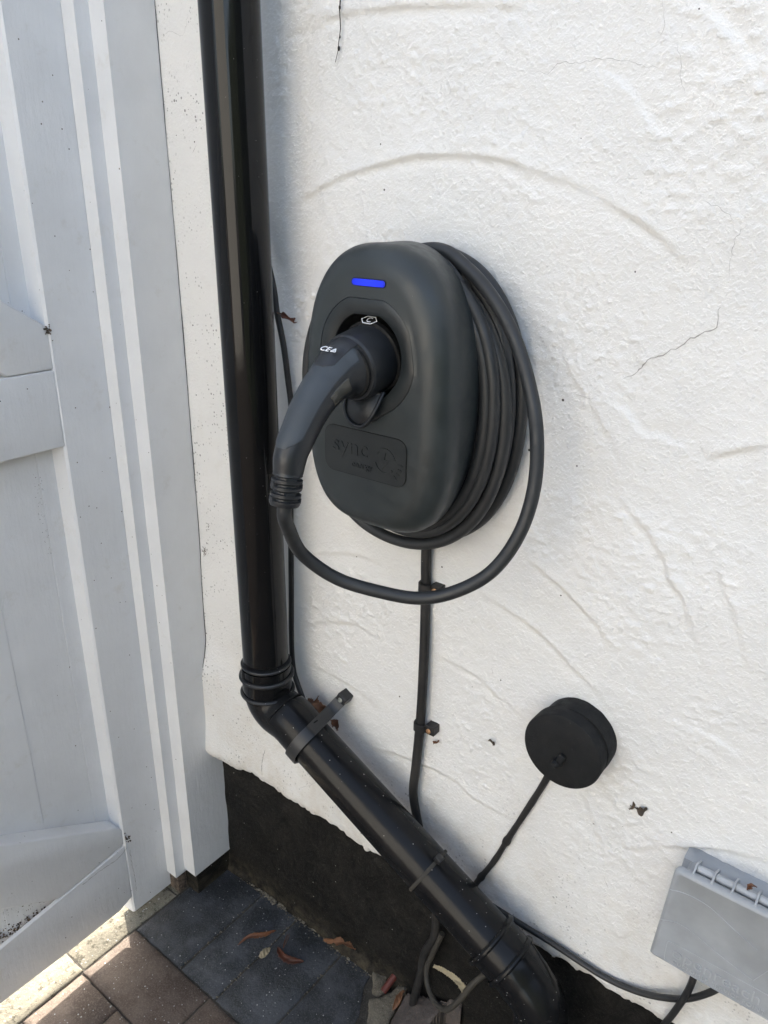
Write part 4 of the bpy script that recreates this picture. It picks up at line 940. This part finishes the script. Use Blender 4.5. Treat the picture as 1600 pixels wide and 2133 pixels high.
def block(bm, lay, x0, x1, y0, y1, zt, tint, bev=0.004, dep=0.05, cut=None, seed=0):
    rnd = random.Random(seed * 7 + 1); n = 14
    # outline with slightly worn edges
    per = []
    def seg(a, b_, m=9):
        for i in range(m): t_ = i / m; per.append((a[0] + (b_[0] - a[0]) * t_, a[1] + (b_[1] - a[1]) * t_))
    cs = cut or [(x0, y0), (x1, y0), (x1, y1), (x0, y1)]
    for i in range(len(cs)): seg(cs[i], cs[(i + 1) % len(cs)])
    cx = sum(p[0] for p in per) / len(per); cy = sum(p[1] for p in per) / len(per)
    tilt = (rnd.uniform(-0.008, 0.008), rnd.uniform(-0.008, 0.008))
    rings = []
    jit = [rnd.uniform(-0.0007, 0.0007) for _ in per]
    for ins, dz_ in ((0.0, -dep), (0.0, -bev), (bev * 0.35, -bev * 0.35), (bev, 0.0)):
        ring_ = []
        for (px_, py_), j_ in zip(per, jit):
            dx, dy = cx - px_, cy - py_; 
            sx = max(-1, min(1, dx / (abs(cx - min(p[0] for p in per)) + 1e-9))); sy = max(-1, min(1, dy / (abs(cy - min(p[1] for p in per)) + 1e-9)))
            ox = (ins + j_) * (sx if abs(sx) > 0.93 else sx * 0.3); oy = (ins + j_) * (sy if abs(sy) > 0.93 else sy * 0.3)
            z = zt + dz_ + tilt[0] * (px_ - cx) + tilt[1] * (py_ - cy)
            ring_.append(bm.verts.new((px_ + ox, py_ + oy, z)))
        rings.append(ring_)
    m = len(per); fs = []
    for a, b_ in zip(rings[:-1], rings[1:]):
        for i in range(m): fs.append(bm.faces.new((a[i], a[(i + 1) % m], b_[(i + 1) % m], b_[i])))
    fs.append(bm.faces.new(rings[-1]))
    for f in fs:
        for v in f.verts: v[lay] = tint
def blocks(name, lst, mat):
    bm = bmesh.new(); lay = bm.verts.layers.float.new('tint')
    for i, bdef in enumerate(lst): block(bm, lay, *bdef[:5], bdef[5], cut=bdef[6] if len(bdef) > 6 else None, seed=i + len(name))
    o = bm_obj(name, bm, mat); return tag(autosmooth(o, 30), kind='structure')
gp = 0.0010
ch = []
xj = [-0.994, -0.8655, -0.7725, -0.6580, -0.556]
tints = [0.80, 1.0, 0.90, 0.86]
for i in range(4):
    x0, x1 = xj[i] + gp, xj[i + 1] - gp; y1 = 0.016 if i else 0.012
    cut = None
    if i == 3: cut = [(x0, -0.1915 + gp), (x1 + 0.012, -0.1915 + gp), (x1 - 0.002, -0.06), (x1 - 0.030, -0.012), (x1 - 0.034, 0.012), (x0, 0.016)]
    ch.append((x0, x1, -0.1915 + gp, y1, 0.0 - 0.0012 * (i % 2), tints[i], cut) if cut else (x0, x1, -0.1915 + gp, y1, -0.0012 * (i % 2), tints[i]))
for i in range(12): x0 = -0.540 + i * 0.105; ch.append((x0 + gp, x0 + 0.105 - gp, -0.30, -0.1 - gp, 0.0, 0.9 + 0.1 * (i % 2)))
blocks('charcoal_paving', ch, 'charcoal_block')
br_ = []
for r_ in range(10):
    y1 = -0.1915 - gp - r_ * 0.112; y0 = y1 - 0.112 + 2 * gp; off = 0 if r_ % 2 == 0 else -0.105
    k = -0.994 + off
    while k < 1.2:
        a = max(k, -0.994); bnd = k + 0.2105
        if bnd - a > 0.02: br_.append((a + gp, bnd - gp, y0, y1, random.uniform(-0.001, 0.001), random.uniform(0.85, 1.12)))
        k += 0.2105
blocks('brown_paving', [b_ for b_ in br_ if not (b_[0] > -0.55 and b_[3] > -0.31)], 'brown_block')
kb = []
yk = [0.01, -0.094, -0.298, -0.50, -0.70, -0.90, -1.1, -1.3]
for i in range(7): kb.append((-1.085, -0.9965, yk[i + 1] + gp, yk[i] - gp, 0.0005 - 0.001 * (i % 2), [0.62, 1.0, 1.05, 0.9, 1, 1, 1][i]))
blocks('kerb', kb, 'kerb_stone')
# driveway beyond, out of the picture, bounces the daylight
def far_pave(nm, x0, x1, y0, y1, tint):
    o = mesh(nm, [(x0, y0, -0.008), (x1, y0, -0.008), (x1, y1, -0.008), (x0, y1, -0.008)], [(0, 1, 2, 3)], 'brown_block'); at = o.data.attributes.new('tint', 'FLOAT', 'POINT'); at.data.foreach_set('value', np.full(4, tint, np.float32)); tag(o, kind='structure')
far_pave('driveway', -12, 12, -12, -1.32, 0.45)
far_pave('side_path', -12, -1.31, -1.319, 8, 1.0)

# rubble, slab and bits at the foot of the downpipe
def lump(name, outline, z0, z1, mat, label, cat, seed=0, rough=0.004):
    rnd = random.Random(seed); bm = bmesh.new(); lay = bm.verts.layers.float.new('tint'); n_ = len(outline)
    cx = sum(p[0] for p in outline) / n_; cy = sum(p[1] for p in outline) / n_; rings = []
    for s, z in ((1.06, z0), (1.03, (z0 + z1) / 2), (0.97, z1 - 0.002), (0.88, z1), (0.45, z1 + 0.001)):
        rings.append([bm.verts.new((cx + (p[0] - cx) * s + rnd.uniform(-1, 1) * rough * 0.4, cy + (p[1] - cy) * s + rnd.uniform(-1, 1) * rough * 0.4, z + rnd.uniform(-1, 1) * rough * 0.35)) for p in outline])
    for a, b_ in zip(rings[:-1], rings[1:]):
        for i in range(n_): bm.faces.new((a[i], a[(i + 1) % n_], b_[(i + 1) % n_], b_[i]))
    bm.faces.new(rings[-1])
    for v in bm.verts: v[lay] = 1.0
    o = autosmooth(bm_obj(name, bm, mat), 30); return tag(o, label, cat)
def gz(pts, z): return [(PG(a, b_, z).x, PG(a, b_, z).y) for a, b_ in pts]
def dens(pts, k=4, j=0.0015, seed=1):
    rnd = random.Random(seed); out = []
    for i in range(len(pts)):
        a, b_ = pts[i], pts[(i + 1) % len(pts)]
        for t_ in range(k): f = t_ / k; out.append((a[0] + (b_[0] - a[0]) * f + rnd.uniform(-j, j), a[1] + (b_[1] - a[1]) * f + rnd.uniform(-j, j)))
    return out
def slab(name, tops, dep, mat, label, cat, seed=0, res=0.0016):
    pts = np.array([[p.x, p.y, p.z] for p in tops]); A = np.c_[pts[:, :2], np.ones(len(pts))]; cf = np.linalg.lstsq(A, pts[:, 2], rcond=None)[0]
    x0, y0 = pts[:, :2].min(0) - res * 2; x1, y1 = pts[:, :2].max(0) + res * 2
    gx = np.arange(x0, x1, res); gy = np.arange(y0, y1, res); GX, GY = np.meshgrid(gx, gy, indexing='ij')
    jx = GX + 0.004 * (vn(GX, GY, 0.012, 201 + seed) - 0.5); jy = GY + 0.004 * (vn(GX, GY, 0.012, 211 + seed) - 0.5)
    ins = np.zeros(GX.shape, bool); n_ = len(pts); dist = np.full(GX.shape, 9.0)
    for i in range(n_):
        ax, ay = pts[i, :2]; bx, by = pts[(i + 1) % n_, :2]
        c_ = ((ay > jy) != (by > jy)) & (jx < (bx - ax) * (jy - ay) / (by - ay + 1e-12) + ax); ins ^= c_
        t_ = np.clip(((jx - ax) * (bx - ax) + (jy - ay) * (by - ay)) / ((bx - ax) ** 2 + (by - ay) ** 2 + 1e-12), 0, 1)
        dist = np.minimum(dist, np.hypot(jx - ax - t_ * (bx - ax), jy - ay - t_ * (by - ay)))
    Z = cf[0] * GX + cf[1] * GY + cf[2] + 0.007 * (fbm(GX, GY, 0.02, 90 + seed, 4) - 0.46) - 0.004 * np.exp(-dist / 0.002)
    bm = bmesh.new(); lay = bm.verts.layers.float.new('tint'); vm = {}
    def gv(i, j):
        if (i, j) not in vm: vm[i, j] = bm.verts.new((GX[i, j], GY[i, j], Z[i, j]))
        return vm[i, j]
    for i in range(len(gx) - 1):
        for j in range(len(gy) - 1):
            if ins[i, j]: bm.faces.new((gv(i, j), gv(i + 1, j), gv(i + 1, j + 1), gv(i, j + 1)))
    ed = [e for e in bm.edges if len(e.link_faces) == 1]
    ex = bmesh.ops.extrude_edge_only(bm, edges=ed)['geom']
    for v in ex:
        if isinstance(v, bmesh.types.BMVert): v.co.z -= dep
    for v in bm.verts: v[lay] = 1.0
    return tag(autosmooth(bm_obj(name, bm, mat), 45), label, cat)
F_ = lambda a, b_, z: PG(a, b_, z)
slab('mortar_chunk', [F_(777, 2020, .010), F_(803, 2036, .014), F_(798, 2066, .010), F_(788, 2074, .006), F_(774, 2066, .004)], 0.03, 'mortar', 'small pale mortar lump wedged beside the red plastic tube', 'mortar lump', 2)
slab('mortar_bed', [F_(767, 2082, .004), F_(796, 2076, .010), F_(827, 2051, .020), F_(848, 2054, .026), F_(836, 2080, .018), F_(818, 2110, .010), F_(800, 2160, .0), F_(762, 2160, .0)], 0.04, 'mortar', 'rough patch of grey brown mortar between paving and stone', 'mortar', 3)
slab('broken_stone', [P(874, 2034, 0.006), P(925, 2030, 0.010), P(962, 2044, 0.008), F_(966, 2066, .050), F_(950, 2095, .040), F_(915, 2135, .030), F_(880, 2175, .02), F_(800, 2175, .012), F_(820, 2120, .016), F_(846, 2072, .034)], 0.05, 'slab_stone', 'broken brownish grey paving stone at the foot of the wall', 'stone', 4)
rp0 = PG(798, 2066, 0.012); rp1 = PG(834, 2016, 0.034)
tube('plastic_tube', [rp0, (rp0 + rp1) / 2, rp1], 0.0058, 'red_plastic', None, n=18); o = bpy.data.objects['plastic_tube']; tag(o, 'short dull red plastic tube poking out of the mortar', 'plastic tube')
cable_thing('cable', [rp1 - V((0.004, 0, 0)), rp1, P(850, 2001, 0.009), P(872, 1980, 0.010), P(890, 1965, 0.009), P(915, 1945, 0.004)], 0.0028, 'thin_cable', 'thin black cable leading from the red tube along the plinth', n=10)
# pebbles
rnd = random.Random(5); bm = bmesh.new(); lay = bm.verts.layers.float.new('tint')
for i in range(420):
    x = rnd.uniform(-0.60, -0.12); y = rnd.uniform(-0.12, 0.012); s = rnd.uniform(0.0008, 0.0035)
    zz_ = float(mound(np.array([x]), np.array([y]))[0]) - 0.014 + s * 0.5
    mm = Matrix.Translation((x, y, zz_)) @ Matrix.Rotation(rnd.random() * 6, 4, (rnd.random(), rnd.random(), 0.2)) @ Matrix.Diagonal((s, s * rnd.uniform(.5, 1), s * rnd.uniform(.4, .9), 1))
    for v in bmesh.ops.create_icosphere(bm, subdivisions=1, radius=1, matrix=mm)['verts']: v[lay] = rnd.uniform(0.6, 1.6)
for i in range(260):                          # grit along the plinth and in the joints
    if rnd.random() < 0.6: x = rnd.uniform(-0.96, -0.56); y = rnd.gauss(0.010, 0.004)
    else: x = rnd.choice(xj[1:4]) + rnd.gauss(0, 0.0016); y = rnd.uniform(-0.19, 0.01)
    s = rnd.uniform(0.0006, 0.0019)
    for v in bmesh.ops.create_icosphere(bm, subdivisions=1, radius=1, matrix=Matrix.Translation((x, min(y, 0.014), 0.0)) @ Matrix.Diagonal((s, s * 0.8, s * 0.6, 1)))['verts']: v[lay] = rnd.uniform(0.6, 1.6)
for i in range(150):
    x = rnd.uniform(-0.90, -0.62) if rnd.random() < 0.6 else rnd.gauss(-0.845, 0.02); s = rnd.uniform(0.0012, 0.0042) * (0.6 if rnd.random() < .5 else 1)
    for v in bmesh.ops.create_icosphere(bm, subdivisions=1, radius=1, matrix=Matrix.Translation((x, 0.014 + rnd.gauss(0, 0.0018), 0.001)) @ Matrix.Rotation(rnd.random() * 6, 4, 'Z') @ Matrix.Diagonal((s, s * rnd.uniform(.5, .9), s * 0.6, 1)))['verts']: v[lay] = rnd.uniform(0.8, 2.0)
tag(bm_obj('gravel', bm, 'mortar'), kind='stuff')

# ------------------------------------------------------------------ leaves and wall litter
def leaf(name, pts, wid, mat, label, cup=0.35, twist=0.3, lobes=0, cat='leaf', seed=0, th=0.0005):
    """pts: midrib in space; wid: half width function"""
    rnd = random.Random(seed); q = catmull(pts, 0.0012); N_ = len(q); vs = []; fs = []; M = 6
    for i, p in enumerate(q):
        s = i / (N_ - 1); tt = (q[min(i + 1, N_ - 1)] - q[max(i - 1, 0)]).normalized()
        up = V((0.15, -0.55, 0.8)); side = tt.cross(up).normalized(); nn = side.cross(tt).normalized()
        a = twist * math.sin(s * 5 + seed); sd = side * math.cos(a) + nn * math.sin(a); n2_ = nn * math.cos(a) - side * math.sin(a)
        w_ = wid(s) * (1 + (0.55 * math.sin(s * PI * 2 * lobes + seed) if lobes else 0)) * rnd.uniform(0.72, 1.08) * 0.86
        for j in range(M + 1):
            u = j / M * 2 - 1; vs.append(p + sd * (u * w_) + n2_ * (cup * w_ * u * u + rnd.uniform(-1, 1) * 0.07 * w_ + 0.12 * w_ * math.sin(s * 23 + u * 3)))
        if i:
            for j in range(M): a_ = (i - 1) * (M + 1) + j; fs.append((a_, a_ + 1, a_ + M + 2, a_ + M + 1))
    o = mesh(name, vs, fs, mat); md = o.modifiers.new('s', 'SOLIDIFY'); md.thickness = th; return tag(o, label, cat)
def lens(w_): return lambda s: w_ * max(0.06, math.sin(PI * min(1, s)) ** 0.7)
def bell(w_): return lambda s: w_ * max(0.05, (math.sin(PI * s ** 0.8)) ** 0.5)
leaf('leaf', [PG(495, 1969, 0.001), PG(520, 1952, 0.006), PG(545, 1946, 0.009), PG(575, 1938, 0.004)], lens(0.0052), 'leaf_rust', 'thin curled rust leaf resting on the second charcoal paver', 1.0, 0.6, seed=1)
leaf('leaf', [PG(578, 1973, 0.002), PG(590, 1990, 0.004), PG(610, 2000, 0.005), PG(633, 2003, 0.003)], lens(0.0078), 'leaf_red', 'reddish brown rolled leaf lying flat on a charcoal paver', 1.1, 0.2, seed=2)
leaf('leaf', [PG(541, 1995, 0.001), PG(552, 1984, 0.003), PG(563, 1974, 0.002)], bell(0.0075), 'leaf_pale', 'small pale cream leaf next to the rolled reddish leaf', 0.2, 0.2, seed=3)
leaf('leaf', [P(674, 1958, -0.006), P(695, 1960, -0.003), P(715, 1964, -0.001), P(741, 1978, -0.004)], lambda s: 0.0065 * (0.35 + abs(math.sin(s * PI * 3.2))) * math.sin(PI * min(0.97, s + 0.06)) ** 0.5, 'leaf_brown', 'lobed orange brown oak leaf against the plinth edge', 0.5, 0.7, seed=4, cat='leaf')
leaf('leaf', [PG(417, 1845, 0.001), PG(424, 1838, 0.008), PG(428, 1828, 0.014)], bell(0.0055), 'leaf_brown', 'crumpled tan leaf at the foot of the gate post', 0.8, 1.0, seed=5)
leaf('leaf', [P(640, 1473, -0.008), P(655, 1466, -0.020), P(668, 1475, -0.018), P(678, 1486, -0.008)], lambda s: 0.017 * math.sin(PI * min(0.95, s + 0.12)) ** 0.5 * (0.8 + 0.25 * math.sin(s * 17)), 'leaf_brown', 'crinkled brown leaf caught above the pipe bracket arm', 0.6, 0.9, seed=6)
leaf('leaf', [P(690, 1500, -0.006), P(698, 1508, -0.010), P(704, 1520, -0.004)], bell(0.0075), 'leaf_rust', 'crinkled rust leaf scrap below the pipe bracket arm', 0.7, 0.9, seed=7)
leaf('leaf', [P(578, 652, -0.012), P(590, 655, -0.016), P(600, 662, -0.014), P(613, 672, -0.006)], lambda s: 0.0028 * (0.5 + s), 'leaf_red', 'small red curled leaf stuck beside the vertical downpipe', 0.8, 0.9, lobes=2, seed=8)
leaf('leaf', [P(903, 2012, -0.028), P(925, 2022, -0.030), P(950, 2040, -0.032), P(968, 2062, -0.034)], lambda s: 0.0062 * (0.5 + 0.5 * s), 'leaf_pale', 'torn pale yellow leaf strip inside the dusty cable loop', 0.3, 0.3, seed=9)
leaf('leaf', [PG(818, 2104, 0.022), PG(828, 2085, 0.030), PG(842, 2062, 0.034)], lens(0.007), 'leaf_brown', 'orange brown leaf standing on the mortar near the red tube', 0.5, 0.5, seed=10)
leaf('leaf', [P(902, 1546, -0.004), P(910, 1548, -0.006), P(915, 1542, -0.004)], bell(0.0028), 'leaf_rust', 'tiny orange leaf scrap on the wall under the lower clip', 0.8, 1.2, seed=11)
leaf('leaf', [P(1018, 1541, -0.004), P(1026, 1548, -0.007), P(1030, 1553, -0.004)], bell(0.0030), 'leaf_dark', 'tiny tan leaf scrap on the wall left of the round cap', 0.8, 1.2, seed=12)
leaf('leaf', [P(1312, 1686, -0.003), P(1318, 1680, -0.005), P(1319, 1670, -0.004)], bell(0.0030), 'leaf_dark', 'small dark leaf fragment on the wall above the telecom box, left half of a pair', 0.8, 1.0, seed=13)
leaf('leaf', [P(1323, 1682, -0.003), P(1333, 1688, -0.006), P(1340, 1688, -0.004), P(1348, 1683, -0.003)], lens(0.0042), 'leaf_dark', 'larger dark leaf fragment on the wall above the telecom box, right half of a pair', 0.8, 1.0, lobes=2, seed=14)
leaf('leaf', [PG(590, 1975, 0.000), PG(598, 1955, -0.001), PG(604, 1942, -0.001)], lens(0.0028), 'leaf_rust', 'narrow dark rust leaf sunk in the joint between two charcoal pavers', 0.8, 0.2, seed=15)
leaf('leaf', [P(1556, 1853, -0.036), P(1566, 1845, -0.040), P(1577, 1848, -0.036)], bell(0.003), 'leaf_rust', 'dark red leaf crumb caught on the telecom box hinge, at its left', 0.8, 1.2, seed=16)
tw = [wall_pt(P(a, b_).x, P(a, b_).z, 0.004) for a, b_ in [(722, -60), (719, -20), (718, 0), (717, 25), (716, 60), (712, 92), (711, 104), (708, 118), (705, 131)]]
tv = thing('dead_tendril', tw[0], 'thin dead climbing tendril hanging on the white wall near the downpipe', 'tendril')
tube('stem', tw, lambda s: 0.0008 * (1.1 - 0.7 * s), 'twig_dark', tv, n=8, step=0.006)
for (a, b_), r_ in (((717, 18), 0.0018), ((712, 102), 0.0021), ((715, 78), 0.0013)):
    p = wall_pt(P(a, b_).x, P(a, b_).z, 0.004); bm = bmesh.new(); bmesh.ops.create_icosphere(bm, subdivisions=2, radius=r_, matrix=Matrix.Translation(p) @ Matrix.Diagonal((0.7, 0.7, 1.3, 1))); bm_obj('bud', bm, 'twig_dark', tv)
# cobweb and lint tufts between post and render
def tuft(px, py, label, seed, n=26, r=0.006):
    c = P(px, py, -0.006); rnd = random.Random(seed); bm = bmesh.new()
    for i in range(n):
        a = c + V((rnd.gauss(0, r * .5), rnd.uniform(-0.004, 0.0), rnd.gauss(0, r * .7))); d_ = V((rnd.gauss(0, 1), rnd.gauss(0, .4), rnd.gauss(0, 1))).normalized() * rnd.uniform(0.002, 0.006); s_ = d_.orthogonal().normalized() * rnd.uniform(0.0002, 0.0006)
        v_ = [bm.verts.new(p) for p in (a - s_, a + s_, a + d_ + s_ * .4, a + d_ - s_ * .4)]; bm.faces.new(v_)
    tag(bm_obj('lint_tuft', bm, 'leaf_dark'), label, 'lint')
tuft(428, 1150, 'brown lint tuft in the gap beside the post, the higher one', 1)
tuft(437, 1098, 'short dark fleck trail on the smooth wall strip between post and downpipe', 3, 12, 0.008)
tuft(431, 1448, 'dark lint tuft where the bulging render meets the post', 2)

# ------------------------------------------------------------------ added unseen for light and reflections: dark blocker at right, pale bouncer in front
plastic('added_hedge_green', (0.020, 0.030, 0.014), 0.9, col2=(0.045, 0.06, 0.028), bumpd=0.01)
def added_hedge(name, x0, x1, y0, y1, h, label):
    bm = bmesh.new(); bmesh.ops.create_cube(bm, size=1.0); bmesh.ops.subdivide_edges(bm, edges=bm.edges[:], cuts=24, use_grid_fill=True)
    rn = random.Random(9)
    for v in bm.verts:
        v.co = V((x0 + (v.co.x + .5) * (x1 - x0), y0 + (v.co.y + .5) * (y1 - y0), -0.03 + (v.co.z + .5) * h)) + V((rn.uniform(-.06, .06), rn.uniform(-.06, .06), rn.uniform(-.08, .08)))
    return tag(bm_obj(name, bm, 'added_hedge_green'), label, 'added_hedge')
added_hedge('added_hedge', 2.3, 3.3, -4.5, -0.1, 2.3, 'tall dark greenery added out of view to block light from the right')  # added out of frame to cut side light on the gate
plastic('added_house_paint', (0.74, 0.735, 0.70), 0.8)
fh = thing('added_house', (0, -6, 0), 'pale rendered house added out of view across the driveway to bounce sunlight', 'house')  # added out of frame, its sunlit front throws light back on the wall
bm = bmesh.new(); add_box(bm, (-1.8, -12, -0.03), (2.2, -6.0, 5.0)); bm_obj('walls', bm, 'added_house_paint', fh)
bm = bmesh.new(); prism(bm, [(-12.3, 5.0), (-5.8, 5.0), (-9, 7)], 'x', -2.0, 2.4); bm_obj('roof', bm, 'roof_tile', fh)
